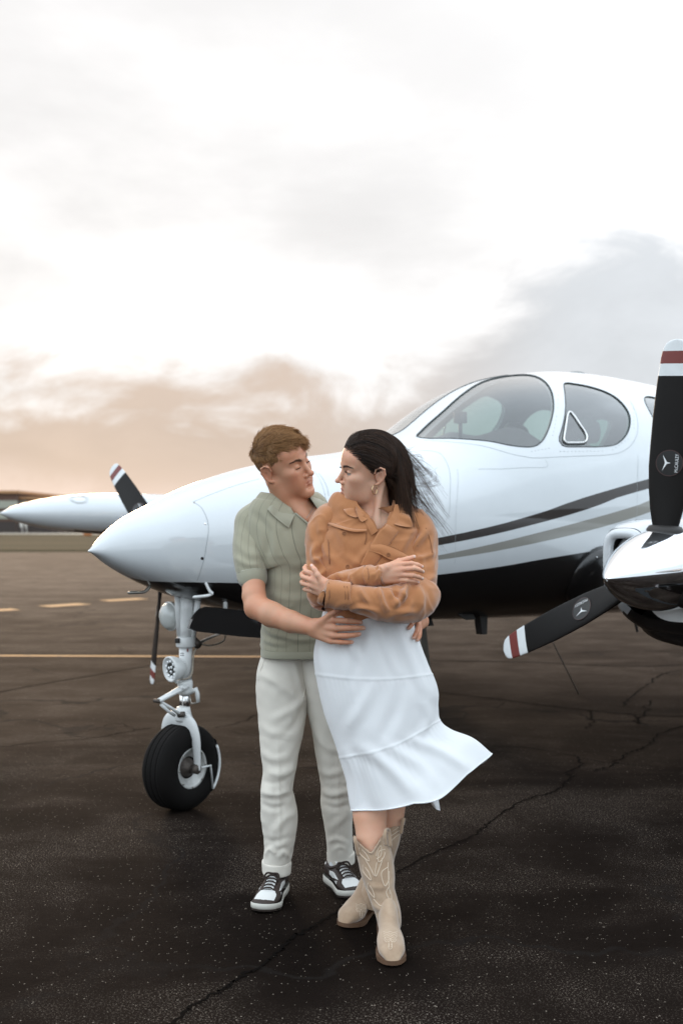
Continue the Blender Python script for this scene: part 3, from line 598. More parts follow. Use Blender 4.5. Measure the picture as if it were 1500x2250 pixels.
# ---- wings, tip tanks, tail
def airfoil(n=22):
    x = (1-np.cos(np.linspace(0, np.pi, n)))/2; t = .6*(.2969*np.sqrt(x)-.126*x-.3516*x**2+.2843*x**3-.1036*x**4)
    return np.concatenate([np.stack([x, t+.02*np.sin(np.pi*x)], -1)[::-1], np.stack([x, -t*.75+.02*np.sin(np.pi*x)], -1)[1:-1]])
AF = airfoil()
def surf(secs):
    """secs: (le_s, l, z, chord, thick, vertical?)"""
    v = []; n = len(AF)
    for (s, l, z, c, t, vert) in secs:
        for x, y in AF:
            v.append(ac(s+x*c, l+(y*c*t if vert else 0), z+(0 if vert else y*c*t)))
    f = [tuple(q) for q in gridf(len(secs), n, True)]; f.append(tuple(range(n))); f.append(tuple((len(secs)-1)*n+i for i in range(n-1, -1, -1))); return np.array(v), f
for sg, lab in ((1, None), (-1, None)):
    wo = obj('wing', surf([(3.35, sg*.3, .93, 1.95, 1.1, 0), (3.35, sg*.72, .96, 1.9, 1.1, 0), (3.3, sg*2.0, 1.08, 1.72, 1.0, 0), (3.35, sg*5.05, 1.36, 1.15, .95, 0)]), M_white, plane)
    # tip tank: a canted spindle
    zt = 1.525; n = 36; prof = [(0, .004), (.05, .035), (.14, .078), (.3, .125), (.5, .165), (.75, .20), (1.05, .222), (1.4, .23), (1.9, .225), (2.3, .20), (2.7, .14), (3.0, .07), (3.2, .006)]
    pr = smooth_path(prof, 60); pr[:, 1] = np.maximum(pr[:, 1], .003); pr[0, 0] = max(pr[0, 0], 0)
    v, f = lathe([(d, r) for d, r in pr], ac(1.80, sg*5.2, zt), AFT, n); v = np.array(v); dz = v[:, 2]-zt; v[:, 2] = zt+dz*.92
    # slight upward bow of the underside towards the nose point
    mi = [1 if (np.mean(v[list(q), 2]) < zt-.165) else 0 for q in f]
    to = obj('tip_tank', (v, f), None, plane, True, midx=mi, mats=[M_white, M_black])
    ring = []
    if sg < 0:
        for rr in (.058, .074):
            ring = []
            for a in np.linspace(0, 2*np.pi, 40):
                ss = .75+rr*1.25*math.cos(a); ang = R(52)+rr*5.*math.sin(a)*.9; r0 = np.interp(ss, pr[:, 0], pr[:, 1]); ring.append(ac(1.80+ss, sg*5.2+math.cos(ang)*r0*1.004, zt+math.sin(ang)*r0*.92*1.004))
            obj('emblem_ring', tube(np.array(ring), .0022, 5, False), M_grey, to)
obj('fin', surf([(8.35, 0, 1.95, 1.75, .6, 1), (8.9, 0, 2.7, 1.3, .55, 1), (9.45, 0, 3.75, .8, .5, 1)]), M_white, plane)
for sg in (1, -1): obj('tailplane', surf([(8.7, sg*.05, 1.93, 1.25, .6, 0), (9.1, sg*2.55, 1.98, .75, .6, 0)]), M_white, plane)
# ---- engines and propellers
HS, HL, HZ, PR = 1.64, 2.012, 1.233, .979
def sect(s, l0, hw, zb, zt, n=48, ex=2.8):
    a = np.arange(n)/n*2*np.pi; e = 2/ex; return ac(s, l0+hw*cpow(np.cos(a), e), (zt+zb)/2+(zt-zb)/2*cpow(np.sin(a), e))
def blade_mesh(hub, ang, pm):
    rad = (-LFT*math.cos(ang)+UP*math.sin(ang)); tan = np.cross(AFT, rad); rs = np.array([.10, .13, .16, .20, .26, .34, .44, .54, .64, .72, .78, .824, .8245, .850, .876, .8765, .903, .930, .9305, .945, .958, .968, .975, .979])
    ch = np.interp(rs, [.10, .14, .2, .3, .45, .65, .8, .9, .94, .958, .968, .975, .979], [.075, .085, .115, .152, .172, .166, .150, .132, .118, .102, .082, .056, .018]); tk = np.interp(rs, [.1, .16, .3, .6, .979], [.07, .05, .026, .016, .007]); pi = np.radians(np.interp(rs, [.1, .3, .6, .979], [40, 33, 22, 15]))
    n = 20; v = []; a = np.arange(n)/n*2*np.pi
    for r, c, t, p in zip(rs, ch, tk, pi):
        e1 = tan*math.cos(p)+AFT*math.sin(p)*pm; e2 = np.cross(rad, e1)
        v.append(hub+rad*r+(c/2*np.cos(a))[:, None]*e1+(t/2*np.sin(a)*(1-.3*np.cos(a)))[:, None]*e2)
    m = len(rs); f = [tuple(q) for q in gridf(m, n, True)]; mid = (rs[:-1]+rs[1:])/2; bandi = np.where(mid > .930, 1, np.where(mid > .8765, 2, np.where(mid > .8245, 1, 0))); mi = list(np.repeat(bandi, n))
    f.append(tuple((m-1)*n+j for j in range(n))); mi.append(1); return np.concatenate(v), f, mi, rad, tan, pi, rs
def text_mesh(s, size):
    cu = bpy.data.curves.new('lettering', 'FONT'); cu.body = s; cu.size = size; cu.align_x = 'CENTER'; cu.extrude = 0; o = bpy.data.objects.new('lettering', cu); COL.objects.link(o); bpy.context.view_layer.update()
    me = o.to_mesh(); v = np.array([tuple(q.co) for q in me.vertices]); f = [tuple(p.vertices) for p in me.polygons]; o.to_mesh_clear(); bpy.data.objects.remove(o); bpy.data.curves.remove(cu); return v, f
M_logo = mat('decal_black', (.008, .008, .008), .3); M_logor = mat('decal_ring', (.05, .022, .02), .4); M_logow = mat('decal_white', (.75, .76, .76), .4)
txt = text_mesh('McCAULEY', .0200)
def engine(sg, a0, name_label):
    hub = ac(HS, sg*HL, HZ); l0 = sg*HL
    # cowling loft
    st = [(1.755, .30, 1.00, 1.40), (1.765, .335, .965, 1.42), (1.80, .365, .94, 1.435), (1.9, .395, .90, 1.455), (2.1, .42, .87, 1.475), (2.5, .435, .86, 1.49), (3.0, .42, .88, 1.48), (3.6, .36, .93, 1.40), (4.2, .26, 1.0, 1.30), (4.8, .12, 1.08, 1.2), (5.1, .02, 1.13, 1.16)]
    n = 48; v = np.concatenate([sect(s, l0, w, zb, zt) for s, w, zb, zt in st]); f = gridf(len(st), n, True)
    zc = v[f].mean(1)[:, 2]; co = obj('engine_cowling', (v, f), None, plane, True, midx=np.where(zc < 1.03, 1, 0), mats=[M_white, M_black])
    # front bulkhead with side intakes
    fr = sect(1.756, l0, .165, 1.00, 1.40); obj('cowl_front', (np.concatenate([fr, [ac(1.75, l0, HZ)]]), [(i, (i+1) % n, n) for i in range(n)]), M_wgear, co)
    for sd in (1, -1):
        a = np.arange(40)/40*2*np.pi; ring = ac(1.735+.0*a, l0+sd*.255+.088*cpow(np.cos(a), .55), 1.270+.115*cpow(np.sin(a), .55)); ring = np.concatenate([ring, ring[:1]])
        lip = obj('intake_lip', tube(ring, .024, 10, False), M_white, co)
        back = ring[:-1]+AFT*.16; inn = np.concatenate([ring[:-1], back, [back.mean(0)]]); ff = [tuple(q) for q in gridf(2, 40, True)]+[(40+i, 40+(i+1) % 40, 80) for i in range(40)]; obj('intake_duct', (inn, ff), M_dark, lip)
        # fairing from the lip back into the cowl
        rr = [ring[:-1]+AFT*.0]; 
        for t, g in ((.05, 1.10), (.16, 1.22), (.34, 1.25), (.6, 1.05)):
            c0 = ring[:-1].mean(0); rr.append(c0+(ring[:-1]-c0)*g*1.27+AFT*t-LFT*sd*.03*t)
        obj('intake_fairing', (np.concatenate([q if i else ring[:-1].mean(0)+(ring[:-1]-ring[:-1].mean(0))*1.22 for i, q in enumerate(rr)]), gridf(len(rr), 40, True)), M_white, co)
    ch = np.concatenate([sect(s, l0, w, zb, zt, 40, 2.3) for s, w, zb, zt in ((1.78, .10, 1.00, 1.08), (1.80, .20, .93, 1.08), (1.86, .26, .885, 1.08), (2.0, .29, .855, 1.08), (2.4, .29, .85, 1.05), (2.9, .2, .88, 1.0), (3.3, .05, .93, .96))])
    obj('chin_scoop', (ch, gridf(7, 40, True)), M_black, co)
    pr_ = obj('propeller', lathe([(-.08, .08), (.16, .08)], hub, AFT, 20), M_dark, plane)
    prof = [(0, .001), (.004, .012), (.02, .030), (.06, .061), (.12, .098), (.19, .131), (.27, .157), (.34, .171), (.40, .178), (.43, .180), (.50, .180), (.515, .176)]
    axd = (AFT*math.cos(R(4))+UP*math.sin(R(4))); tip = hub-axd*.41
    so = obj('spinner', lathe([tuple(q) for q in smooth_path(prof, 50)], tip, axd, 64, False), M_chrome, pr_)
    # blade slots: dark anti-erosion wedges on the spinner
    for kb in range(3):
        ang = a0-kb*2*math.pi/3; v, f, mi, rad, tan, pi, rs = blade_mesh(hub, ang, 1)
        bo = obj('blade', (v, f), None, pr_, True, midx=mi, mats=[M_blackm, M_wband, M_redp])
        obj('blade_cuff', lathe([(0, .078), (.035, .078), (.05, .068), (.055, .05)], hub+rad*.135, rad, 24), M_dark, pr_)
        # dark grey slot plate behind the blade root
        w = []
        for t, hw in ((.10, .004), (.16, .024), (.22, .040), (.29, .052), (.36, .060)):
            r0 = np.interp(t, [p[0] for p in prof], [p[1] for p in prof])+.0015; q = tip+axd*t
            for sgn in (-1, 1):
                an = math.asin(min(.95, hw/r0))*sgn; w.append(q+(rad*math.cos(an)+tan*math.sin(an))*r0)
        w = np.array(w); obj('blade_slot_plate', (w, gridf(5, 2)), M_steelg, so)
        # round maker's decal on the front face
        r = .455; p = np.radians(np.interp(r, [.1, .3, .6, .979], [40, 33, 22, 15])); e1 = tan*math.cos(p)+AFT*math.sin(p); e2 = np.cross(rad, e1); nf = -e2 if np.dot(e2, AFT) > 0 else e2
        cb = hub+rad*r+nf*.0125; X = e1; Y = rad
        a = np.arange(36)/36*2*np.pi; disc = cb+(np.cos(a)[:, None]*X+np.sin(a)[:, None]*Y)*.054
        lo = obj('decal', (np.concatenate([disc, [cb+nf*.0006]]), [(i, (i+1) % 36, 36) for i in range(36)]), M_logo, bo)
        ro = cb+nf*.001; obj('decal_ring', (np.concatenate([ro+(np.cos(a)[:, None]*X+np.sin(a)[:, None]*Y)*.056, ro+(np.cos(a)[:, None]*X+np.sin(a)[:, None]*Y)*.053]), gridf(2, 36, True)), M_logor, bo)
        # bird mark and name, reading along the blade
        U_, V_ = rad, -e1 if np.dot(np.cross(rad, -e1), nf) > 0 else e1
        tv = txt[0]; obj('lettering', (cb+nf*.0022+tv[:, :1]*U_*.80+(tv[:, 1:2]-.036)*V_, txt[1]), M_logow, bo, False)
        mk = np.array([(-.034, .022), (0, .012), (.034, .022), (.004, .004), (0, -.012), (-.004, .004)]); obj('bird_mark', (cb+nf*.0022+mk[:, :1]*U_+(mk[:, 1:]+.006)*V_, [(0, 5, 1), (1, 5, 3), (1, 3, 2), (5, 4, 3)]), M_logow, bo, False)
    return co
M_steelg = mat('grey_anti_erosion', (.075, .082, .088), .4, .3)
engine(1, 1.645, ''); engine(-1, .699, '')
# ---- main gear (largely behind the couple and outside the frame)
def wheel(c, axl, rt, wt, name, parent, rim_r, rimmat):
    tp = [(-wt*.5, rim_r), (-wt*.56, rim_r+.015), (-wt*.60, rim_r+(rt-rim_r)*.45), (-wt*.52, rt*.90), (-wt*.40, rt*.965)]
    for g in (-.22, 0., .22): tp += [(wt*(g-.07), rt*.99), (wt*(g-.022), rt*.992), (wt*(g-.018), rt*.972), (wt*(g+.018), rt*.972), (wt*(g+.022), rt*.992), (wt*(g+.07), rt*.99)]
    tp += [(wt*.40, rt*.965), (wt*.52, rt*.90), (wt*.60, rim_r+(rt-rim_r)*.45), (wt*.56, rim_r+.015), (wt*.5, rim_r)]
    return obj(name, lathe(tp, c, axl, 56, False, False), M_rub, parent)
for sg in (1, -1):
    top_ = ac(3.55, sg*2.0, 1.0); ax_ = ac(3.65, sg*2.0, .27)
    lg = obj('main_gear', tube([top_, (top_+ax_)/2, ax_+UP*.12], [.05, .045, .035], 14), M_wgear, plane); obj('axle', tube([ax_+UP*.14, ax_, ax_+LFT*sg*.02], .03, 10), M_wgear, lg)
    wheel(ac(3.65, sg*(2.0-.13), .29), LFT, .29, .2, 'tyre', lg, .13, None); obj('wheel_rim', lathe([(-.09, .13), (-.05, .12), (-.05, .02), (.05, .02), (.05, .12), (.09, .13)], ac(3.65, sg*(2.0-.13), .29), LFT, 24, False, False), M_alu, lg)
# inner gear leg door seen under the belly behind the skirt
c0 = on_plane(922, 1366, -.95); c1 = on_plane(934, 1366, -.95); c2 = on_plane(947, 1482, -.95); c3 = on_plane(930, 1482, -.95); M_olive = mat('grey_gear_door', (.16, .15, .125), .5)
obj('gear_door', prism([c0, c1, c2, c3], -LFT*.02+AFT*.01), M_olive, plane, False)
# grounding wire from the far wing root
g0 = G(1270, 1525); obj('grounding_wire', tube([P(1205, 1395, 8.75), P(1237, 1458, 8.7), g0], .0045, 6), M_dark, plane)
# ================================================================== nose gear
M_alum = mat('cast_wheel_rim', (.52, .52, .50), .5, .5, noise=.25, nscale=40); M_dirty = mat('greasy_metal', (.085, .07, .06), .55, .5, noise=.5, nscale=40); M_lampd = mat('lamp_reflector', (.16, .17, .165), .25, .8)
AL = R(54); GL = np.array([math.sin(AL), -math.cos(AL), 0]); GF = np.array([-math.cos(AL), -math.sin(AL), 0])   # steered axle and heading
WR, WW = .215, .150; wc = np.array([-.802, 5.365, WR-.003])
DG = 5.36
g = lambda x, y, d=0.: P(x, y, DG+d)
ng = obj('nose_gear', tube([g(411, 1306), g(410, 1340), g(409, 1380), g(408.5, 1402)], [.038, .037, .036, .036], 20), M_wgear, plane); ng['label'] = 'white nose landing gear leg with black tyre and scissor link'
# cast flanges of the upper housing
for (xt, xb) in ((391, 394), (436, 425)): obj('housing_flange', tube([g(xt, 1309, -.012), g((xt*.6+xb*.4), 1345, -.014), g(xb, 1399, -.014)], [.018, .016, .013], 8), M_wgear, ng)
obj('collar', lathe([(0, .046), (.004, .049), (.045, .049), (.05, .045)], g(408.5, 1421), UP, 24), M_wgear, ng)
obj('collar_clamp', box(g(391, 1407, -.03), (.012, .02, .012), None, .003), M_dark, ng)
obj('barrel', tube([g(408.2, 1421), g(408, 1450), g(407.5, 1496)], [.0335, .0325, .0325], 20), M_wgear, ng)
obj('placard', box(g(412.5, 1429, -.0335), (.0030, .0012, .008)), M_redp, ng, False)
for i in range(2):
    for j in range(4): obj('placard_text', box(g(398+j*3.2, 1435.5+i*4.5, -.0335+.004*abs(1.5-j)), (.0027, .001, .0022)), M_dark, ng, False)
obj('lower_fitting', tube([g(407.2, 1493), g(407, 1500), g(406.8, 1518), g(406.6, 1525)], [.034, .039, .038, .034], 20), M_wgear, ng)
obj('piston', tube([g(406, 1520), g(405, 1562)], .0262, 20), M_alu, ng)
obj('fork_crown', tube([g(403, 1553), g(403, 1562), g(404, 1578), g(404, 1584)], [.033, .037, .045, .04], 20), M_wgear, ng)
# fork: arch over the tyre and two legs to the axle, built in the steered frame
def fw(l, f, z): return np.array([wc[0], wc[1], 0])+GL*l+GF*f+UP*z
arch = smooth_path([fw(.105, -.005, .205), fw(.107, .0, .28), fw(.102, .005, .36), fw(.075, .01, .425), fw(.02, .012, .452), fw(-.03, .012, .452), fw(-.08, .01, .425), fw(-.105, .005, .36), fw(-.107, 0, .28), fw(-.105, -.005, .205)], 60)
wd = np.interp(np.linspace(0, 1, 60), [0, .12, .3, .4, .5, .6, .7, .88, 1], [.020, .024, .036, .042, .046, .042, .036, .024, .020])
obj('fork', tube(arch, wd, 14, True, .42, GF), M_wgear, ng)
ty = wheel(wc, GL, WR, WW, 'tyre', ng, .098, None)
for sd in (1, -1):
    o_ = wc+GL*sd*WW*.30
    obj('wheel_rim', lathe([(.0, .055), (.012, .07), (.018, .082), (.028, .088), (.034, .100), (.030, .104), (.0, .104)], o_, GL*sd, 40, False, False), M_alum, ng)
    obj('rim_dish', lathe([(-.01, .084), (-.012, .05), (.004, .045), (.012, .03), (.03, .026)], o_, GL*sd, 32), M_dirty, ng)
    for a in np.linspace(0, 2*np.pi, 8, endpoint=False):
        r1 = np.cross(GL, UP); q = o_+(r1*math.cos(a)+UP*math.sin(a))*.094+GL*sd*.033; obj('rim_bolt', lathe([(0, .005), (.004, .005), (.006, .002)], q, GL*sd, 8), M_steel, ng)
    obj('axle_nut', lathe([(0, .026), (.03, .026), (.034, .02), (.036, .004)], wc+GL*sd*.085, GL*sd, 8), M_dirty, ng)
obj('axle', tube([wc-GL*.11, wc+GL*.11], .014, 12), M_steel, ng)
# mudguard behind the tyre and its stay
fd = []
for a in np.linspace(R(62), R(178+8), 22):
    cdir = -GF*math.sin(a)*1.0+UP*math.cos(a); cdir = -GF*math.cos(a-R(90))+UP*math.sin(R(90)-a+0)
    rr = WR+.022
    for l in np.linspace(-.085, .085, 9): fd.append(wc+cdir*(rr-.05*(abs(l)/.085)**3)+GL*l)
fd = np.array(fd).reshape(22, 9, 3)[:13]; inn = fd-0
M_rubk = mat('mudguard_black', (.012, .011, .011), .5); v = fd.reshape(-1, 3); mi = [0 if q[0]//9 < 1 else 0 for q in gridf(13, 9)]
mg = obj('mudguard', (v, gridf(13, 9)), M_rubk, ng); obj('mudguard_trim', tube(fd[:, 8]+GL*.002, .007, 8), M_wgear, ng)
obj('mudguard_stay', tube([wc+GL*.10, wc+GL*.105-GF*.10, fd[12, 8]], .006, 8), M_wgear, ng)
# scissor (torque) links in front of the leg
kn = g(345, 1540, -.13)
obj('torque_link', tube([g(402, 1507, -.035), g(380, 1520, -.075), kn], [.016, .013, .012], 8, True, .6), M_wgear, ng); obj('torque_link', tube([g(414, 1507, -.03), g(384, 1523, -.075), kn+GL*.02], [.012, .010, .009], 8), M_wgear, ng)
obj('torque_link', tube([g(352, 1541, -.13), g(375, 1555, -.09), g(398, 1571, -.045)], [.012, .013, .016], 8, True, .6), M_wgear, ng); obj('torque_link', tube([g(354, 1548, -.13), g(372, 1564, -.09), g(384, 1572, -.06)], .008, 8), M_wgear, ng)
obj('link_pin', tube([kn-GL*.018, kn+GL*.022], .010, 10), M_dirty, ng); obj('link_pin', tube([g(392, 1571, -.05), g(405, 1569, -.06)], .014, 10), M_dirty, ng); obj('link_pin', tube([g(396, 1511, -.05), g(404, 1510, -.055)], .013, 10), M_wgear, ng)
obj('steering_arm', tube([g(420, 1520), g(431, 1515), g(434, 1526), g(435.5, 1543)], [.012, .014, .012, .010], 8), M_wgear, ng); obj('steering_rod', tube([g(417, 1530), g(420, 1546), g(435, 1544)], .005, 6), M_steel, ng)
# taxi light with LEDs, looking forward
LF = -AFT*.99-UP*.08; LF /= np.linalg.norm(LF); lc = g(377, 1470, -.05)
tl = obj('taxi_light', lathe([(-.075, .03), (-.05, .047), (-.02, .060), (.0, .064), (.012, .064), (.014, .057), (.004, .052)], lc, LF, 32), M_wgear, ng)
u1 = np.cross(LF, UP); u1 /= np.linalg.norm(u1); u2 = np.cross(u1, LF); obj('reflector', lathe([(0, .0525), (.0015, .03), (.002, .001)], lc+LF*.003, LF, 28), M_lampd, tl)
M_led = mat('led_lens', (.85, .87, .88), .12, 0., coat=1.)
for k_, (n_, rr) in enumerate(((3, .014), (9, .039))):
    for a in np.arange(n_)/n_*2*np.pi+.3: obj('led', lathe([(0, .0085), (.004, .007), (.006, .001)], lc+LF*.0045+(u1*math.cos(a)+u2*math.sin(a))*rr, LF, 10), M_led, tl)
obj('light_bracket', tube([lc-LF*.02-UP*.06, g(392, 1500, -.03)], .01, 8), M_wgear, tl)
# pale domed lamp behind the leg
lc2 = g(374, 1354, .07); M_dome = mat('frosted_lamp_cover', (.55, .57, .55), .22, 0., coat=.6); dl = obj('landing_lamp', lathe([(-.06, .045), (-.02, .066), (0, .070), (.02, .066), (.036, .05), (.045, .03), (.048, .002)], lc2, LF, 28), M_dome, ng); obj('lamp_rim', lathe([(-.012, .070), (-.012, .0745), (.006, .0745), (.006, .070)], lc2, LF, 28, False, False), M_wgear, dl)
# drag brace, cable, chain
obj('drag_brace', tube([g(428, 1417, .04), g(455, 1404, .16), g(492, 1388, .30)], [.02, .018, .018], 4, True, .35), M_steel, ng)
obj('brace_joint', tube([g(426, 1408, .0), g(436, 1418, .03)], .022, 10), M_dirty, ng)
M_cord = mat('braided_cord', (.30, .26, .21), .8, noise=.5, nscale=160)
obj('bonding_cable', tube(smooth_path([g(440, 1414, .05), g(458, 1418.5, .12), g(478, 1415, .2), g(492, 1407, .25), g(495.5, 1396, .28)], 30), .0045, 6), M_cord, ng)
obj('brake_hose', tube(smooth_path([g(433, 1423, .02), g(426, 1436, -.01), g(424, 1460, -.01), g(422, 1478, -.03), g(414, 1490, -.045), g(400, 1493, -.045)], 30), .005, 6), M_cord, ng)
# gear doors
dr = [(412, 1380), (413.5, 1374), (419, 1360), (428, 1346), (438, 1337), (450, 1333), (470, 1334), (531, 1341), (590, 1349), (590, 1403), (520, 1398), (427, 1387)]
for l0, nm in ((.17, 1),):
    pts = []
    for x, y in dr: q = on_plane(x, y, .17); pts.append(q if nm else q-LFT*.34)
    do = obj('gear_door', prism(pts, LFT*(.018 if nm else -.018)), M_black, plane, False); a = on_plane(495, 1337, .16); a = a if nm else a-LFT*.34
    obj('door_hinge', tube([a-UP*.02, a+UP*.09], .011, 8), M_wgear, do)
# wheel well lip and edge strip
obj('wheel_well_edge', prism([on_plane(446, 1314.5, .10), on_plane(533, 1340, .10), on_plane(533, 1342.5, .10), on_plane(446, 1317.5, .10)], -LFT*.03), M_wgear, plane, False)
# ================================================================== sculpting kit for the people
from mathutils.bvhtree import BVHTree
f32 = np.float32
def smin(a, b, k):
    if k <= 0: return np.minimum(a, b)
    h = np.clip(.5+.5*(b-a)/k, 0, 1); return b+(a-b)*h-k*h*(1-h)
def sd_ell(p, c, r, Rm=None):
    q = p-np.asarray(c, f32)
    if Rm is not None: q = q@np.asarray(Rm, f32)
    r = np.asarray(r, f32); k0 = np.linalg.norm(q/r, axis=1); k1 = np.linalg.norm(q/(r*r), axis=1)+1e-9; return k0*(k0-1)/k1
def sd_rc(p, a, b, r1, r2):
    a = np.asarray(a, f32); b = np.asarray(b, f32); ab = b-a; t = np.clip((p-a)@ab/(ab@ab+1e-12), 0, 1); return np.linalg.norm(p-a-t[:, None]*ab, axis=1)-(r1+(r2-r1)*t)
class SDF:
    def __init__(s): s.ops = []
    def ell(s, c, r, k=.01, Rm=None, sub=False, g='b'): s.ops.append(('e', c, r, Rm, k, sub, g)); return s
    def rc(s, a, b, r1, r2, k=.006, sub=False, g='b'): s.ops.append(('c', a, b, r1, r2, k, sub, g)); return s
    def chain(s, pts, rad, k=.006, g='b'):
        for i in range(len(pts)-1): s.rc(pts[i], pts[i+1], rad[i], rad[i+1], k, False, g)
        return s
    def fn(s, f): s.ops.append(('f', f)); return s
    def __call__(s, p):
        d = np.full(len(p), 9., f32)
        for o in s.ops:
            if o[0] == 'e': q = sd_ell(p, o[1], o[2], o[3]); k, sub = o[4], o[5]
            elif o[0] == 'c': q = sd_rc(p, o[1], o[2], o[3], o[4]); k, sub = o[5], o[6]
            else: d = o[1](p, d); continue
            d = -smin(-d, q, k) if sub else smin(d, q, k)
        return d
def mesh_sdf(sdf, lo, hi, h, band=None, smooth=2):
    lo = np.asarray(lo, float); hi = np.asarray(hi, float); C = 4; H = h*C
    nc = np.ceil((hi-lo)/H).astype(int)+1
    ax = [lo[i]+(np.arange(nc[i])+.5)*H-.5*h for i in range(3)]
    gc = np.stack(np.meshgrid(*ax, indexing='ij'), -1).reshape(-1, 3).astype(f32)
    sc = sdf(gc).reshape(nc); bw = (band or 1.5)*H
    act = np.abs(sc) < bw; S = np.repeat(np.repeat(np.repeat(sc, C, 0), C, 1), C, 2)
    ia = np.argwhere(act); off = np.stack(np.meshgrid(*[np.arange(C)]*3, indexing='ij'), -1).reshape(-1, 3)
    fi = (ia[:, None]*C+off[None]).reshape(-1, 3); pts = (lo+fi*h).astype(f32)
    vals = np.concatenate([sdf(pts[i:i+400000]) for i in range(0, len(pts), 400000)]) if len(pts) else np.zeros(0)
    S[fi[:, 0], fi[:, 1], fi[:, 2]] = vals
    ins = S < 0; nx, ny, nz = S.shape
    cs = np.zeros((nx-1, ny-1, nz-1), np.int8)
    for a in (0, 1):
        for b in (0, 1):
            for c in (0, 1): cs += ins[a:nx-1+a, b:ny-1+b, c:nz-1+c]
    cells = np.argwhere((cs > 0) & (cs < 8)); idx = np.full(cs.shape, -1, np.int64); idx[tuple(cells.T)] = np.arange(len(cells))
    cor = np.array([(a, b, c) for a in (0, 1) for b in (0, 1) for c in (0, 1)]); cv = np.stack([S[tuple((cells+q).T)] for q in cor], -1)
    acc = np.zeros((len(cells), 3)); cnt = np.zeros(len(cells))
    for i in range(8):
        for j in range(i+1, 8):
            dlt = cor[j]-cor[i]
            if np.abs(dlt).sum() != 1: continue
            x = (cv[:, i] < 0) != (cv[:, j] < 0); t = np.where(x, cv[:, i]/(cv[:, i]-cv[:, j]+1e-12), 0); acc += np.where(x[:, None], cor[i]+t[:, None]*dlt, 0); cnt += x
    V = lo+(cells+acc/np.maximum(cnt, 1)[:, None])*h
    F = []
    for axn in range(3):
        sl0 = [slice(None)]*3; sl1 = [slice(None)]*3; sl0[axn] = slice(0, -1); sl1[axn] = slice(1, None)
        a, b = ins[tuple(sl0)], ins[tuple(sl1)]; e = np.argwhere(a != b)
        o1, o2 = (axn+1) % 3, (axn+2) % 3; ok = (e[:, o1] > 0) & (e[:, o2] > 0) & (e[:, o1] < S.shape[o1]-1) & (e[:, o2] < S.shape[o2]-1); e = e[ok]
        def cell(d1, d2):
            q = e.copy(); q[:, o1] -= d1; q[:, o2] -= d2; return idx[tuple(q.T)]
        quad = np.stack([cell(1, 1), cell(0, 1), cell(0, 0), cell(1, 0)], -1); fl = ~a[tuple(e.T)]; quad[fl] = quad[fl][:, ::-1]; F.append(quad)
    F = np.concatenate(F); F = F[(F >= 0).all(1)]
    for _ in range(smooth): V = lap(V, F, .5)
    return V, F
def lap(V, F, w):
    E = np.concatenate([F[:, [i, (i+1) % F.shape[1]]] for i in range(F.shape[1])]); s = np.zeros_like(V); c = np.zeros(len(V))
    for j in range(3): s[:, j] = np.bincount(E[:, 0], V[E[:, 1], j], len(V))+np.bincount(E[:, 1], V[E[:, 0], j], len(V))
    c = np.bincount(E[:, 0], minlength=len(V))+np.bincount(E[:, 1], minlength=len(V)); return V*(1-w)+w*s/np.maximum(c, 1)[:, None]
def vnormals(V, F):
    n = np.cross(V[F[:, 2]]-V[F[:, 0]], V[F[:, -1]]-V[F[:, 1]]); N = np.zeros_like(V)
    for k in range(F.shape[1]):
        for j in range(3): N[:, j] += np.bincount(F[:, k], n[:, j], len(V))
    return N/(np.linalg.norm(N, axis=1)[:, None]+1e-12)
def orient_out(V, F):                        # flip a closed loft if it is inside out
    n = np.cross(V[F[:, 2]]-V[F[:, 0]], V[F[:, -1]]-V[F[:, 1]]); c = V[F].mean(1); return F if np.sum(n*(c-V.mean(0))) > 0 else F[:, ::-1]
def rspline(rows, n):
    rows = np.asarray(rows, float); return smooth_path(rows, n)
def garment(rows, n=120, m=96, ex=2.3, twist=0.):
    """rows: x, y, d, half width px, half depth m ; ring loft along the path. returns V (n*m), F, u (around 0..1), t (along)"""
    r = rspline(rows, n); C = PN(r[:, :3]); T = np.gradient(C, axis=0); T /= np.linalg.norm(T, axis=1)[:, None]
    vd = C-np.array([0, 0, HC]); vd /= np.linalg.norm(vd, axis=1)[:, None]
    N = np.cross(T, vd); N /= np.linalg.norm(N, axis=1)[:, None]; D = np.cross(N, T)
    hw = r[:, 3]*r[:, 2]/FPX; hd = r[:, 4]; a = np.arange(m)/m*2*np.pi+twist; e = 2/ex
    V = C[:, None]+N[:, None]*(hw[:, None]*cpow(np.cos(a), e)[None])[..., None]+D[:, None]*(hd[:, None]*cpow(np.sin(a), e)[None])[..., None]
    F = gridf(n, m, True); V = V.reshape(-1, 3); F = orient_out(V, F)
    return V, F, np.tile(np.arange(m)/m, n), np.repeat(np.linspace(0, 1, n), m)
def rows_lr(rows):
    """rows: y, x_left, x_right, d, half depth -> centre rows"""
    return [((b+c)/2, a, d, (c-b)/2, h) for a, b, c, d, h in rows]
def seg_dist(q, a, b):
    ab = b-a; t = np.clip(((q-a)@ab)/(ab@ab+1e-9), 0, 1); return np.linalg.norm(q-a-t[:, None]*ab, axis=1), t
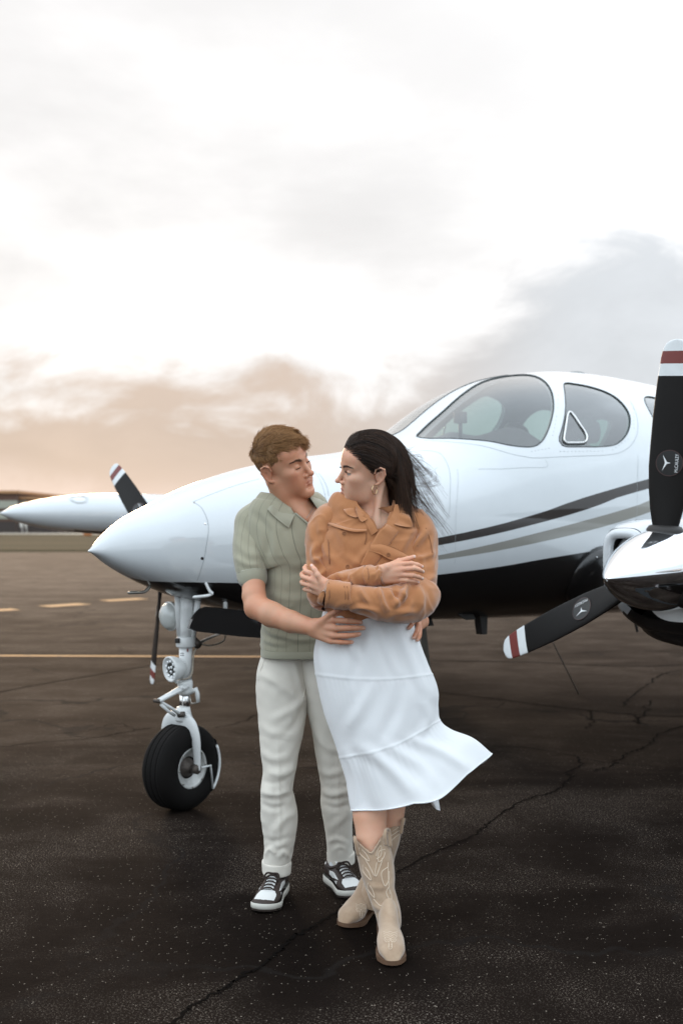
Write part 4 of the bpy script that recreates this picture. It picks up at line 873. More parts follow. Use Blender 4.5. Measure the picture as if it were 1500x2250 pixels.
def fold(V, N, strokes, front=True):
    """real relief: each stroke is a polyline in photo pixels, (points, height m, width px)"""
    q = proj(V); disp = np.zeros(len(V)); vis = np.clip(-N[:, 1]*2.2, 0, 1) if front else np.ones(len(V))
    for st in strokes:
        pts, amp, wid = st[0], st[1], st[2]; pts = np.asarray(smooth_path(np.asarray(pts, float), 5*len(pts)) if len(pts) > 2 else pts, float); best = np.full(len(V), 1e9); tt = np.zeros(len(V)); ln = len(pts)-1
        m_ = (q[:, 0] > pts[:, 0].min()-4*wid) & (q[:, 0] < pts[:, 0].max()+4*wid) & (q[:, 1] > pts[:, 1].min()-4*wid) & (q[:, 1] < pts[:, 1].max()+4*wid)
        if not m_.any(): continue
        qq = q[m_]; b_ = best[m_]; t_ = tt[m_]
        for i in range(ln):
            d, t = seg_dist(qq, pts[i], pts[i+1]); u = d < b_; b_ = np.where(u, d, b_); t_ = np.where(u, (i+t)/ln, t_)
        prof = np.exp(-(b_/wid)**2)-.35*np.exp(-((b_-1.9*wid)/wid)**2); disp[m_] += amp*prof*np.sin(np.pi*np.clip(t_*.92+.04, 0, 1))**.7
    return V+N*(disp*vis)[:, None]
def npn(p, s, seed=0):                       # cheap smooth vector-free noise, sums of rotated sines
    r = np.random.default_rng(seed); o = np.zeros(len(p))
    for i in range(7):
        k = r.normal(0, 1, 3)*s; o += np.sin(p@k+r.uniform(0, 6.28))/7**.5
    return o
class Hit:
    def __init__(s, V, F): s.b = BVHTree.FromPolygons(np.asarray(V).tolist(), np.asarray(F).tolist())
    def d(s, x, y, default=4.0):
        dr = Vector(((x-750)/FPX, 1., -(y-HY)/FPX)); l = dr.length; h = s.b.ray_cast(Vector((0, 0, HC)), dr.normalized(), 50)
        return default if h[0] is None else h[0].y
def patch(top, bot, n=24, m=8, thick=.004, bulge=.0):
    """thick cloth patch between two 3D polylines"""
    A = smooth_path(top, n); B = smooth_path(bot, n); t = np.linspace(0, 1, m)[None, :, None]; S = A[:, None]*(1-t)+B[:, None]*t
    vd = S-np.array([0, 0, HC]); vd /= np.linalg.norm(vd, axis=-1)[..., None]; S = S-vd*(bulge*np.sin(np.pi*t)); S = S.reshape(-1, 3); vdf = vd.reshape(-1, 3)
    F = gridf(n, m); k = len(S); V = np.concatenate([S, S+vdf*thick]); N0 = np.cross(S[F[0, 1]]-S[F[0, 0]], S[F[0, 3]]-S[F[0, 0]])
    if np.dot(N0, vdf[0]) > 0: F = F[:, ::-1]
    rim = np.concatenate([np.arange(m), np.arange(1, n)*m+m-1, (n-1)*m+np.arange(m-2, -1, -1), np.arange(n-2, 0, -1)*m]); Rm = np.stack([rim, np.roll(rim, -1), np.roll(rim, -1)+k, rim+k], -1)
    return V, np.concatenate([F, F[:, ::-1]+k, Rm])
def on(hit, px, off=-.004, default=4.0): return np.array([P(x, y, hit.d(x, y, default)+off) for x, y in px])
def cut_poly(V, F, poly, mask):
    """open a neckline or boot top: drop faces inside the outline and pull the rim onto it"""
    poly = np.asarray(poly, float); q = proj(V); cut = inpoly(q, poly) & mask; bad = cut[F].any(1); Fk = F[~bad]; rim = np.intersect1d(np.unique(F[bad]), np.unique(Fk)); V = V.copy()
    for i in rim:
        best = None
        for j in range(len(poly)):
            a, b = poly[j], poly[(j+1) % len(poly)]; ab = b-a; t = np.clip(np.dot(q[i]-a, ab)/(ab@ab+1e-9), 0, 1); c = a+t*ab; d = np.linalg.norm(q[i]-c)
            if best is None or d < best[0]: best = (d, c)
        if best[0] < 7 and mask[i]: V[i] = P(best[1][0], best[1][1], V[i][1])
    return V, Fk
def strands(paths, r0, r1, nseg=3):
    """paths (k, n, 3) -> one mesh of thin tapered three-sided hairs, with a random value per hair"""
    paths = np.asarray(paths, float); k, n, _ = paths.shape; t = np.gradient(paths, axis=1); t /= np.linalg.norm(t, axis=2)[..., None]+1e-12
    ref = np.array([.31, .77, .55]); U = np.cross(t, ref); U /= np.linalg.norm(U, axis=2)[..., None]+1e-12; W = np.cross(t, U)
    rad = (np.asarray(r0).reshape(-1, 1)*(1-np.linspace(0, 1, n))+np.asarray(r1).reshape(-1, 1)*np.linspace(0, 1, n))[..., None, None]; a = np.arange(nseg)/nseg*2*np.pi
    V = paths[:, :, None]+rad*(np.cos(a)[:, None]*U[:, :, None]+np.sin(a)[:, None]*W[:, :, None]); V = V.reshape(-1, 3)
    base = gridf(n, nseg, True); F = (base[None]+(np.arange(k)*n*nseg)[:, None, None]).reshape(-1, 4)
    return V, F, np.repeat(np.random.default_rng(5).random(k), n*nseg), np.tile(np.repeat(np.linspace(0, 1, n), nseg), k)
# ---- materials of people and clothes
def skin_mat(name, col, lip, brow, flush):
    k = NT(name); n = k.noise(60., 4, .6); n2 = k.noise(9., 3, .5)
    c = k.mix(k.sm(n2, .3, .75), (*col, 1), tuple(v*f for v, f in zip(col, (1.05, .88, .82)))+(1,)); c = k.mix(k.math('MULTIPLY', n, .14), c, (.42, .17, .10, 1))
    c = k.mix(k.math('MULTIPLY', k.attr('flush'), .55), c, (*flush, 1)); c = k.mix(k.math('MULTIPLY', k.attr('lip'), .85), c, (*lip, 1)); c = k.mix(k.math('MULTIPLY', k.attr('brow'), .88), c, (*brow, 1)); c = k.mix(k.math('MULTIPLY', k.attr('nail'), .9), c, (.70, .55, .50, 1))
    k.L.new(c, k.b.inputs['Base Color']); k.b.inputs['Roughness'].default_value = .48; k.b.inputs['Specular IOR Level'].default_value = .38
    k.b.inputs['Subsurface Weight'].default_value = .22; k.b.inputs['Subsurface Radius'].default_value = (1., .35, .18); k.b.inputs['Subsurface Scale'].default_value = .006
    k.L.new(k.bump(k.noise(420., 2, .5), .10, .0012), k.b.inputs['Normal']); return k.m
def cloth_mat(name, col, weave=600., bstr=.25, var=.12, rough=.9, sheen=.25, lines=None, line_col=None, wr=0., trans=0., cord=False):
    k = NT(name); n = k.noise(7., 4, .6); n2 = k.noise(weave, 2, .5)
    c = k.mix(n, tuple(v*(1-var) for v in col)+(1,), tuple(min(1, v*(1+var)) for v in col)+(1,)); c = k.mix(k.math('MULTIPLY', n2, .22), c, tuple(v*.62 for v in col)+(1,))
    h = n2
    if lines:
        fr = k.math('FRACT', k.math('MULTIPLY', k.attr('u'), float(lines))); ln = k.math('MULTIPLY', k.sm(k.math('ABSOLUTE', k.math('SUBTRACT', fr, .5)), .040, .016), 1.0); c = k.mix(k.math('MULTIPLY', ln, .62), c, (*line_col, 1)); h = k.math('SUBTRACT', n2, k.math('MULTIPLY', ln, 3.0))
    if cord:
        cd = k.math('SINE', k.math('MULTIPLY', k.attr('u'), cord)); h = k.math('ADD', n2, k.math('MULTIPLY', cd, .12))
    k.L.new(c, k.b.inputs['Base Color']); k.b.inputs['Roughness'].default_value = rough; k.b.inputs['Specular IOR Level'].default_value = .25
    k.b.inputs['Sheen Weight'].default_value = sheen; k.b.inputs['Sheen Roughness'].default_value = .5
    b = k.bump(h, bstr, .0015)
    if wr: b = k.bump(k.noise(22., 5, .6, k.scale(k.tc.outputs['Object'], (1, 1, .7)), 1.0), wr, .012, b)
    k.L.new(b, k.b.inputs['Normal'])
    if trans:
        out = k.t.nodes['Material Output']; tl = k.n('ShaderNodeBsdfTranslucent'); tl.inputs[0].default_value = (*col, 1); ms = k.n('ShaderNodeMixShader'); ms.inputs[0].default_value = trans; k.L.new(k.b.outputs[0], ms.inputs[1]); k.L.new(tl.outputs[0], ms.inputs[2]); k.L.new(ms.outputs[0], out.inputs[0])
    return k.m
def hair_mat(name, dark, light):
    k = NT(name); c = k.mix(k.sm(k.math('ADD', k.math('MULTIPLY', k.attr('rnd'), .7), k.math('MULTIPLY', k.attr('along'), .45)), .1, 1.0), (*dark, 1), (*light, 1)); k.L.new(c, k.b.inputs['Base Color'])
    k.b.inputs['Roughness'].default_value = .42; k.b.inputs['Specular IOR Level'].default_value = .45; k.b.inputs['Sheen Weight'].default_value = .1
    out = k.t.nodes['Material Output']; tl = k.n('ShaderNodeBsdfTranslucent'); k.L.new(c, tl.inputs[0]); ms = k.n('ShaderNodeMixShader'); ms.inputs[0].default_value = .30; k.L.new(k.b.outputs[0], ms.inputs[1]); k.L.new(tl.outputs[0], ms.inputs[2]); k.L.new(ms.outputs[0], out.inputs[0]); return k.m
# ---- head
def ortho(M):
    u, s, v = np.linalg.svd(np.asarray(M, float)); return u@v
def head_sdf(S, q):
    """local frame: +x the person's right, +y out of the face, +z up. q: feature sizes"""
    g = q.get
    S.ell((0, -.014, .036), (g('cw', .076), .099, .090), .01)
    S.ell((0, .030, -.028), (g('fw', .060), .062, .085), .03)
    S.ell((0, .052, .045), (.056, .040, .045), .02)                        # forehead
    for s in (1, -1):
        S.rc((s*g('jw', .052), -.004, -.052), (s*.044, .022, -.090), .020, .015, .022); S.rc((s*.044, .022, -.088), (s*.013, .074, g('chz', -.108)), .016, .017, .022)
        S.ell((s*.043, .057, -.020), (.020, .024, .017), .022); S.ell((s*.036, .046, -.058), (.022, .032, .036), .03)   # cheekbone, cheek
        S.rc((s*.010, .0835, g('brz', .019)), (s*.043, .066, g('brz', .019)-.001), g('br', .0100), .008, .014)
        S.ell((s*.031, .098, -.001), (.0165, .017, .0125), .012, None, True)   # socket
    S.ell((0, g('chy', .076), g('chz', -.108)+.002), (.020, .017, .016), .018)
    S.ell((0, .064, -.072), (.036, .0205, .032), .026)                       # muzzle
    nt_ = g('nose', (.1145, -.0375)); nr = g('nr', .0105)
    S.rc((0, .082, .010), (0, nt_[0]-.003, nt_[1]+.002), .0075, nr*.86, .010); S.ell((0, nt_[0], nt_[1]), (nr*.92, nr*.95, nr*.85), .006)
    for s in (1, -1): S.ell((s*(nr+.0015), nt_[0]-.016, nt_[1]-.005), (.0075, .0095, .0068), .006); S.ell((s*.0055, nt_[0]-.009, nt_[1]-.0125), (.0032, .0050, .0030), .003, None, True)
    # lips
    lw = g('lw', .0235); lz = g('lz', -.0715); ly = g('ly', .0900); lf = g('lf', 1.)
    for s in (1, -1):
        S.rc((s*lw, ly-.0085, lz), (s*.004, ly+.0022, lz+.0045*lf), .0030, .0052*lf, .004); S.rc((s*lw*.92, ly-.0085, lz-.001), (0, ly-.0002, lz-.0065*lf), .0030, .0066*lf, .004)
        S.rc((s*lw*1.02, ly-.0075, lz-.0002), (0, ly+.0072, lz-.0006), .0010, .0014, .0022, True)
    S.ell((0, ly+.001, lz-.0195), (.014, .006, .0045), .012, None, True)        # hollow under the lip
    for s in (1, -1):                                                        # lids over the eyeball
        e = np.array((s*.0315, .0730, -.0015)); op = g('lid', .0); er = .0132
        def lids(p, d, e=e, op=op, er=er):
            ql = p-e.astype(f32); r = np.linalg.norm(ql, axis=1); ball = r-(er+.0012)
            pu = (er*op)-ql[:, 2]+ql[:, 1]*.10; pl = ql[:, 2]+er*.42
            d = smin(d, np.minimum(np.maximum(ball, pu), np.maximum(ball, pl)), .0025); gap = np.maximum(r-er*.99, np.maximum(-pu, -pl)); return np.maximum(d, -gap)
        S.fn(lids)
        # ear: rim, concha, lobe
        E0 = np.array((s*g('ex', .0745), -.012, -.010)); tl = R(-14)
        fr = np.array([[s*.90, -.43, 0], [s*.43, .90, 0], [0, 0, 1.]]);
        S.ell(E0+(s*.006, -.008, .006), (.0055, .0165, .029), .005, np.array([[math.cos(.5), s*math.sin(.5)*-1, 0], [s*math.sin(.5), math.cos(.5), 0], [0, 0, 1]]))
        rim = [E0+np.array(v)*(s, 1, 1) for v in ((.002, .010, .012), (.007, .008, .028), (.013, -.006, .036), (.017, -.020, .029), (.017, -.024, .010), (.013, -.017, -.010), (.006, -.004, -.024), (.002, .004, -.028))]
        S.chain(rim, [.003, .0034, .0034, .0036, .0034, .0036, .0050, .0042], .003)
        S.ell(E0+(s*.014, -.005, .002), (.007, .0085, .014), .004, None, True)
    return S
def head_attrs(L, q):
    g = q.get; lw = g('lw', .0235); lz = g('lz', -.0715); ly = g('ly', .0900); lf = g('lf', 1.)
    lip = np.zeros(len(L)); d1 = np.minimum.reduce([np.minimum(sd_rc(L, (s*lw, ly-.0085, lz), (s*.004, ly+.0022, lz+.0045*lf), .0030, .0052*lf), sd_rc(L, (s*lw*.92, ly-.0085, lz-.001), (0, ly-.0002, lz-.0065*lf), .003, .0066*lf)) for s in (1, -1)])
    lip = np.clip((.0016-d1)/.0016, 0, 1)*(L[:, 1] > ly-.013)
    brow = np.zeros(len(L))
    for s in (1, -1):
        a, b, c = np.array((s*.0125, .0905, g('brz', .019)+.000)), np.array((s*.032, .084, g('brz', .019)+.0055)), np.array((s*.0475, .066, g('brz', .019)+.001)); th = g('bth', .0042)
        w = np.minimum(sd_rc(L, a, b, th, th*.85), sd_rc(L, b, c, th*.85, th*.3)); brow = np.maximum(brow, np.clip((.0035-w)/.0045, 0, 1))
    flush = np.zeros(len(L))
    for s in (1, -1): flush = np.maximum(flush, np.exp(-(((L-np.array((s*.045, .06, -.03)))/(.022, .03, .02))**2).sum(1))*.6); flush = np.maximum(flush, np.exp(-(((L-np.array((s*.09, -.02, -.006)))/(.02, .03, .03))**2).sum(1))*.8)
    flush = np.maximum(flush, np.exp(-(((L-np.array((0, .118, -.038)))/(.012, .012, .012))**2).sum(1))*.5)
    return lip, brow, flush
def hand_prims(S, wrist, mcp, fingers, thumb, wr=.024, pr=.0125, fr=(.0098, .0088, .0078), k=.004, sc=1.0):
    """wrist, knuckles, finger joint lists and thumb joints as points"""
    W = np.asarray(wrist, float)
    for i, m_ in enumerate(mcp):
        o = (i-1.5)*.012; m_ = np.asarray(m_, float); ax_ = (np.asarray(mcp[3])-np.asarray(mcp[0])); ax_ /= np.linalg.norm(ax_)+1e-9
        S.rc(W+ax_*o, m_, .0175*sc, (.0120 if i < 3 else .0108)*sc, .010)
    for i, f in enumerate(fingers):
        z = (1., 1.03, .98, .86)[i]*sc; S.chain([mcp[i]]+list(f), [fr[0]*z*1.06]+[fr[min(j, 2)]*z for j in range(len(f))], .0022)
    S.rc(W, thumb[0], .017*sc, .0145*sc, .010); S.chain(thumb, [.0140*sc, .0112*sc, .0098*sc, .0085*sc][:len(thumb)], .004)
    return S
def box_of(pts, pad): p = np.asarray(pts, float); return p.min(0)-pad, p.max(0)+pad
def joinm(parts):
    V = []; F = []; n = 0
    for v, f in parts: V.append(v); F.append(np.asarray(f)+n); n += len(v)
    return np.concatenate(V), np.concatenate(F)
def nailf(V, tips, dirs=None, r=.0075):
    a = np.zeros(len(V))
    for t in tips: a = np.maximum(a, np.clip((r-np.linalg.norm(V-np.asarray(t), axis=1))/(.25*r), 0, 1))
    return a
def eyeballs(parent, Rm, pos, sc, mats, gaze=(0, 1, 0), name='eye'):
    for s in (1, -1):
        c = np.array((s*.0315, .0730, -.0015)); gz = np.asarray(gaze, float); gz /= np.linalg.norm(gz)
        prof = []; rad = .0130
        for a in np.linspace(0, 180, 25): prof.append((-rad*math.cos(R(a)), rad*math.sin(R(a))+1e-5))
        v, f = lathe(prof, c, gz, 24); cz = np.array([np.mean((v[list(q)]-c)@gz) for q in f]); mi = np.where(cz > rad*.965, 2, np.where(cz > rad*.875, 1, 0))
        obj(name, ((v*sc)@Rm.T+pos, f), None, parent, True, midx=mi, mats=mats)
M_eye = [mat('eye_white', (.50, .43, .39), .4, spec=.2), mat('iris_grey', (.035, .028, .022), .2, coat=.5), mat('pupil', (.004, .004, .004), .1, coat=1.)]
# ================================================================== the man
man = empty('person', (float(P(668, 1960, 4.15)[0]), 4.15, 0), 'person in sage green knit polo, cream trousers and brown white sneakers, arms around the other', 'person')
M_skin1 = skin_mat('skin_warm', (.57, .305, .192), (.46, .19, .13), (.13, .065, .035), (.52, .19, .12))
Rm1 = ortho([[-.504, .834, -.225], [-.763, -.552, -.337], [-.405, .001, .914]]); pos1 = np.array([-.2195, 4.06, 1.6539]); sc1 = 1.045
l2w = lambda q, Rm, pos, sc: (np.asarray(q)*sc)@Rm.T+pos
w2l = lambda p, Rm, pos, sc: ((np.asarray(p)-pos)@Rm)/sc
q1 = dict(cw=.0755, fw=.061, jw=.054, lid=-.43, nose=(.1115, -.0380), nr=.0110, br=.0112, lw=.0300, lf=.86, ly=.0890, chz=-.1100, chy=.0790, bth=.0046)
def human_head(q, Rm, pos, sc, neck, lo, hi, h=.0024):
    S = SDF(); head_sdf(S, q); L = lambda p: w2l(p, Rm, pos, sc)
    for a, b, r1, r2, k in neck: S.rc(L(a), L(b), r1, r2, k)
    V, F = mesh_sdf(S, lo, hi, h, 1.6, 1); lip, brow, fl = head_attrs(V, q); return l2w(V, Rm, pos, sc), F, lip, brow, fl, S
c7 = P(636, 1092, 4.15); nb = P(646, 1135, 4.14)
neck1 = [(l2w((0, -.030, -.045), Rm1, pos1, sc1), P(645, 1120, 4.125), .056, .062, .03), (l2w((0, .02, -.085), Rm1, pos1, sc1), P(662, 1125, 4.09), .020, .042, .022), (l2w((.052, -.03, -.05), Rm1, pos1, sc1), P(671, 1140, 4.045), .016, .014, .03),
         (P(615, 1132, 4.155), P(700, 1138, 4.145), .045, .045, .05), (P(630, 1165, 4.135), P(695, 1175, 4.125), .075, .075, .06), (P(645, 1215, 4.13), P(690, 1215, 4.13), .07, .07, .05)]
Vh, Fh, lip, brow, fl, Sh = human_head(q1, Rm1, pos1, sc1, neck1, (-.22, -.17, -.34), (.22, .15, .16))
keep = Vh[:, 2] > HC-(1215-HY)*4.1/FPX
mp = np.cumsum(keep)-1; Fk = Fh[keep[Fh].all(1)]; Fh = mp[Fk]; Vh = Vh[keep]; lip, brow, fl = lip[keep], brow[keep], fl[keep]
# right arm (image left) and its hand on the other's waist
A = SDF(); sh = P(556, 1165, 4.13); el = P(566, 1334, 3.955); wr = P(692, 1380, 3.765); mid = P(556, 1255, 4.05)
A.chain([sh, mid, P(558, 1310, 3.985), el], [.046, .0445, .0435, .042], .008); A.ell(P(553, 1338, 3.97), (.026, .03, .03), .02)
A.chain([el, P(597, 1350, 3.905), P(640, 1366, 3.845), wr], [.0455, .0455, .0385, .0285], .012)
mcp1 = [P(733, 1363, 3.712), P(737, 1381, 3.704), P(734, 1397, 3.708), P(727, 1409, 3.718)]
fing1 = [[P(763, 1364.5, 3.694), P(778, 1366, 3.697), P(792, 1367.5, 3.704)], [P(768, 1380, 3.688), P(785, 1380, 3.690), P(798, 1380, 3.698)], [P(762, 1397, 3.692), P(777, 1395.5, 3.694), P(789, 1393.5, 3.702)], [P(749, 1411, 3.704), P(762, 1411.5, 3.706), P(773, 1411, 3.714)]]
hand_prims(A, wr, mcp1, fing1, [P(708, 1366, 3.735), P(724, 1352, 3.716), P(737, 1344.5, 3.708), P(748, 1339, 3.706)], sc=1.02)
bx = [sh, el, wr]+mcp1+[f[-1] for f in fing1]; lo, hi = box_of(bx, .075); Va, Fa = mesh_sdf(A, lo, hi, .0027, 1.6, 1)
# left arm behind the other's back, fingers on her far hip
B_ = SDF(); B_.chain([P(735, 1170, 4.14), P(790, 1300, 4.16), P(880, 1350, 4.05), P(925, 1365, 3.93)], [.055, .046, .04, .028], .02)
m4 = [P(914, 1352, 3.862), P(920, 1362, 3.868), P(921, 1372, 3.872), P(922, 1380, 3.876)]
f4 = [[P(911, 1362, 3.832), P(904, 1372, 3.806), P(898, 1380, 3.792)], [P(919, 1375, 3.838), P(915, 1389, 3.812), P(909, 1401, 3.797)], [P(921, 1386, 3.845), P(919.5, 1397, 3.822), P(917, 1406, 3.808)], [P(922, 1390, 3.87), P(922, 1396, 3.86), P(921, 1401, 3.85)]]
hand_prims(B_, P(926, 1358, 3.92), m4, f4, [P(915, 1350, 3.9), P(908, 1355, 3.88), P(905, 1360, 3.87)], sc=.95)
lo, hi = box_of([P(735, 1170, 4.14), P(790, 1300, 4.16), P(925, 1365, 3.78), P(925, 1410, 3.78)], .07); Vb, Fb = mesh_sdf(B_, lo, hi, .0032, 1.6, 1)
T_ = SDF(); T_.chain([P(645, 1190, 4.14), P(655, 1300, 4.15), P(660, 1400, 4.17)], [.09, .085, .07], .02); T_.chain([P(625, 1450, 4.16), P(613, 1660, 4.115), P(607, 1900, 4.13)], [.06, .045, .035], .01); T_.chain([P(698, 1450, 4.17), P(734, 1660, 4.18), P(747, 1880, 4.25)], [.055, .042, .035], .01)
Vt, Ft = mesh_sdf(T_, P(560, 1940, 4.1)-.2, P(760, 1150, 4.3)+.2, .012, 1.8, 1)
V, F = joinm([(Vh, Fh), (Va, Fa), (Vb, Fb), (Vt, Ft)]); z_ = np.zeros(len(Va)+len(Vb)+len(Vt)); nl = np.zeros(len(V))
tips = [f[-1]+np.array([.002, -.007, 0]) for f in fing1]+[f[-1]+np.array([-.001, -.007, -.001]) for f in f4[:3]]; nl = nailf(V, tips, r=.0068)
fla = np.r_[fl, np.zeros(len(z_))]
for m_ in mcp1: fla = np.maximum(fla, np.exp(-(np.linalg.norm(V-m_, axis=1)/.014)**2)*.55)
for f in fing1: fla = np.maximum(fla, np.exp(-(np.linalg.norm(V-f[0], axis=1)/.009)**2)*.5)
body1 = obj('body', (V, F), M_skin1, man, True, {'lip': np.r_[lip, z_], 'brow': np.r_[brow, z_], 'flush': fla, 'nail': nl*.35})
eyeballs(man, Rm1, pos1, sc1, M_eye, (-.15, 1, -.35))
hit_b1 = Hit(Vh, Fh)
# ---- hair: cap and combed strands
def zmin_m(y): return np.interp(y, [-.13, -.10, -.06, -.045, -.036, -.031, -.008, -.002, .006, .014, .021, .030, .045, .066, .082, .12], [-.050, -.046, -.042, -.026, .006, .024, .029, .004, -.010, -.012, .004, .030, .046, .060, .076, .085])
def cap_mesh(zmin, off, lo=(-.12, -.16, -.11), hi=(.12, .13, .19), h=.004, cw=.0755):
    S = SDF(); S.fn(lambda p, d: np.maximum(sd_ell(p, (0, -.014, .036), (cw, .099, .090))-off(p), np.maximum(-(sd_ell(p, (0, -.014, .036), (cw-.012, .087, .078))), (zmin(p[:, 1])-p[:, 2])*.8)))
    S.fn(lambda p, d: smin(d, np.maximum(np.maximum(sd_ell(p, (0, .052, .045), (.056, .040, .045))-off(p)*.9, (zmin(p[:, 1])-p[:, 2])*.8), -(sd_ell(p, (0, .045, .04), (.05, .034, .04)))), .008)); return mesh_sdf(S, lo, hi, h, 1.8, 2)
off_m = lambda p: .0004+.006*np.clip((p[:, 2]-.08)/.05, 0, 1)
Vc, Fc = cap_mesh(lambda y: zmin_m(y)+.006, off_m)
M_hair1 = hair_mat('light_brown_hair', (.20, .092, .036), (.60, .33, .135)); M_cap1 = mat('hair_root_brown', (.15, .075, .034), .7, noise=.3, nscale=60)
r_ = np.random.default_rng(11)
def scalp_pts(n, zmin, cw, seed):
    r = np.random.default_rng(seed); out = []
    while sum(len(o) for o in out) < n:
        v = r.normal(0, 1, (6000, 3)); v /= np.linalg.norm(v, axis=1)[:, None]; p = v*np.array([cw, .099, .090])+np.array([0, -.014, .036]); fo = (p[:, 1] > .03) & (p[:, 2] > .03)
        nn = v/np.array([cw, .099, .090]); nn /= np.linalg.norm(nn, axis=1)[:, None]; jit = r.normal(0, .0022, len(p)); ok = p[:, 2] > zmin(p[:, 1])+jit+.001; out.append(np.concatenate([p, nn], 1)[ok])
    return np.concatenate(out)[:n]
sp = scalp_pts(15000, zmin_m, .0755, 2); rt, nn = sp[:, :3], sp[:, 3:]
topw = np.clip((rt[:, 2]-.040)/.055, 0, 1); front = np.clip((rt[:, 1]+.02)/.09, 0, 1)
fdir = np.stack([-.42*topw+np.sign(rt[:, 0])*-.0, .30+.75*topw, -.85*(1-topw)+.25*topw], 1); fdir[:, 1] -= (1-topw)*.62; fdir[:, 1] += .5*topw*np.clip((-rt[:, 1]-.06)/.04, 0, 1)
clump = np.stack([npn(rt, 75, 1), npn(rt, 75, 2), npn(rt, 75, 3)], 1)
fdir += .26*clump+r_.normal(0, .045, rt.shape); fdir -= nn*np.sum(fdir*nn, 1)[:, None]; fdir /= np.linalg.norm(fdir, axis=1)[:, None]
Ln = (.011+.030*topw+.018*topw*front)*(1+.25*r_.normal(0, .5, len(rt)))*(1+.18*clump[:, 0]); Ln = np.clip(Ln, .006, .07); lift = (.10+.36*topw+.14*topw*front)
t = np.linspace(0, 1, 7)[None, :, None]
path = rt[:, None]-nn[:, None]*.001+Ln[:, None, None]*(nn[:, None]*(lift[:, None, None]*(1.35*t-.85*t*t)+.04*(1-topw)[:, None, None]*t)+fdir[:, None]*(.25*t+.75*t**1.25))
path[..., 2] -= (Ln*front*topw)[:, None]*.10*t[..., 0]**2
Vs, Fs, rn, al = strands(l2w(path, Rm1, pos1, sc1), np.full(len(path), .00062), np.full(len(path), .00026)); hr = obj('hair', (Vs, Fs), M_hair1, man, True, {'rnd': rn, 'along': al}); hr['kind'] = 'stuff'
ho = obj('hair_base', (l2w(Vc, Rm1, pos1, sc1), Fc), M_cap1, man, True); ho['label'] = 'short light brown hair swept forward'
# eyebrow hairs
def brow_hairs(parent, q, Rm, pos, sc, S, m, n=260, th=.004, seed=4):
    r = np.random.default_rng(seed); out = []
    for s in (1, -1):
        u = r.random(n); a, b, c = np.array((s*.0125, .0905, q.get('brz', .019))), np.array((s*.032, .084, q.get('brz', .019)+.0055)), np.array((s*.0475, .066, q.get('brz', .019)+.001))
        p = np.where(u[:, None] < .55, a+(b-a)*(u/.55)[:, None], b+(c-b)*((u-.55)/.45)[:, None]); p[:, 2] += r.normal(0, .0019, n)*(1-.5*u)
        for i in range(14):                                                 # project to the skin
            d = S(p.astype(f32)); e = 1e-3; gr = np.stack([(S((p+np.eye(3)[j]*e).astype(f32))-d)/e for j in range(3)], 1); p = p-gr*(d*.8)[:, None]
        dr = np.stack([np.full(n, s*.8), np.full(n, -.35), .55-.6*u], 1)+r.normal(0, .15, (n, 3)); dr -= gr*np.sum(dr*gr, 1)[:, None]; L_ = .0065*(1-.35*u); tt = np.linspace(0, 1, 4)[None, :, None]
        out.append(p[:, None]+dr[:, None]*L_[:, None, None]*tt+gr[:, None]*(.0010*np.sin(np.pi*np.clip(tt, .1, .9))))
    pa = np.concatenate(out); v, f, rn, al = strands(l2w(pa, Rm, pos, sc), np.full(len(pa), .00035), np.full(len(pa), .00012)); o = obj('eyebrows', (v, f), m, parent, True, {'rnd': rn, 'along': al}); o['kind'] = 'stuff'
M_brow1 = hair_mat('eyebrow_brown', (.10, .048, .023), (.22, .11, .055)); brow_hairs(man, q1, Rm1, pos1, sc1, Sh, M_brow1, 340)
def lashes(parent, q, Rm, pos, sc, m, ln=.006, n=42, seed=9):
    r = np.random.default_rng(seed); out = []; op = q.get('lid', 0.)
    for s in (1, -1):
        e = np.array((s*.0315, .0730, -.0015)); a = np.radians(np.linspace(20, 160, n)); rr = .0142; zz = .0132*op+.001
        p = np.stack([rr*np.cos(a)*.98, rr*np.sin(a)*.98, np.full(n, zz)], 1); p = e+p/np.linalg.norm(p, axis=1)[:, None]*rr; d = np.stack([np.cos(a)*.55, np.sin(a), np.full(n, -.25 if op < .1 else .25)], 1)+r.normal(0, .1, (n, 3)); t = np.linspace(0, 1, 4)[None, :, None]; out.append(p[:, None]+d[:, None]*ln*t+np.array([0, 0, 1.])*(ln*.3*t*t))
    pa = np.concatenate(out); v, f, rn, al = strands(l2w(pa, Rm, pos, sc), np.full(len(pa), .00042), np.full(len(pa), .00012)); o = obj('eyelashes', (v, f), m, parent, True, {'rnd': rn*0, 'along': al*0}); o['kind'] = 'stuff'
lashes(man, q1, Rm1, pos1, sc1, M_brow1, .0060)
# ---- polo shirt
SAGE = (.355, .335, .245)
M_polo = cloth_mat('sage_knit', SAGE, 700., .35, .10, .95, .35, 26, (.14, .138, .10)); M_polos = cloth_mat('sage_knit_sleeve', SAGE, 700., .35, .10, .95, .35, 15, (.14, .138, .10)); M_rib = cloth_mat('sage_rib', (.335, .322, .242), 900., .4, .08, .95, .3)
tor = rows_lr([(1098, 604, 690, 4.15, .060), (1108, 578, 722, 4.15, .085), (1122, 556, 735, 4.145, .105), (1142, 540, 742, 4.14, .122), (1170, 536, 748, 4.135, .132), (1205, 552, 748, 4.13, .138), (1240, 578, 745, 4.13, .135), (1309, 581, 741, 4.13, .125), (1360, 577, 737, 4.135, .128), (1395, 574, 736, 4.14, .134), (1418, 573, 736, 4.145, .136), (1428, 574, 735, 4.145, .135)])
V, F, u, tt = garment(tor, 150, 144, 2.4)
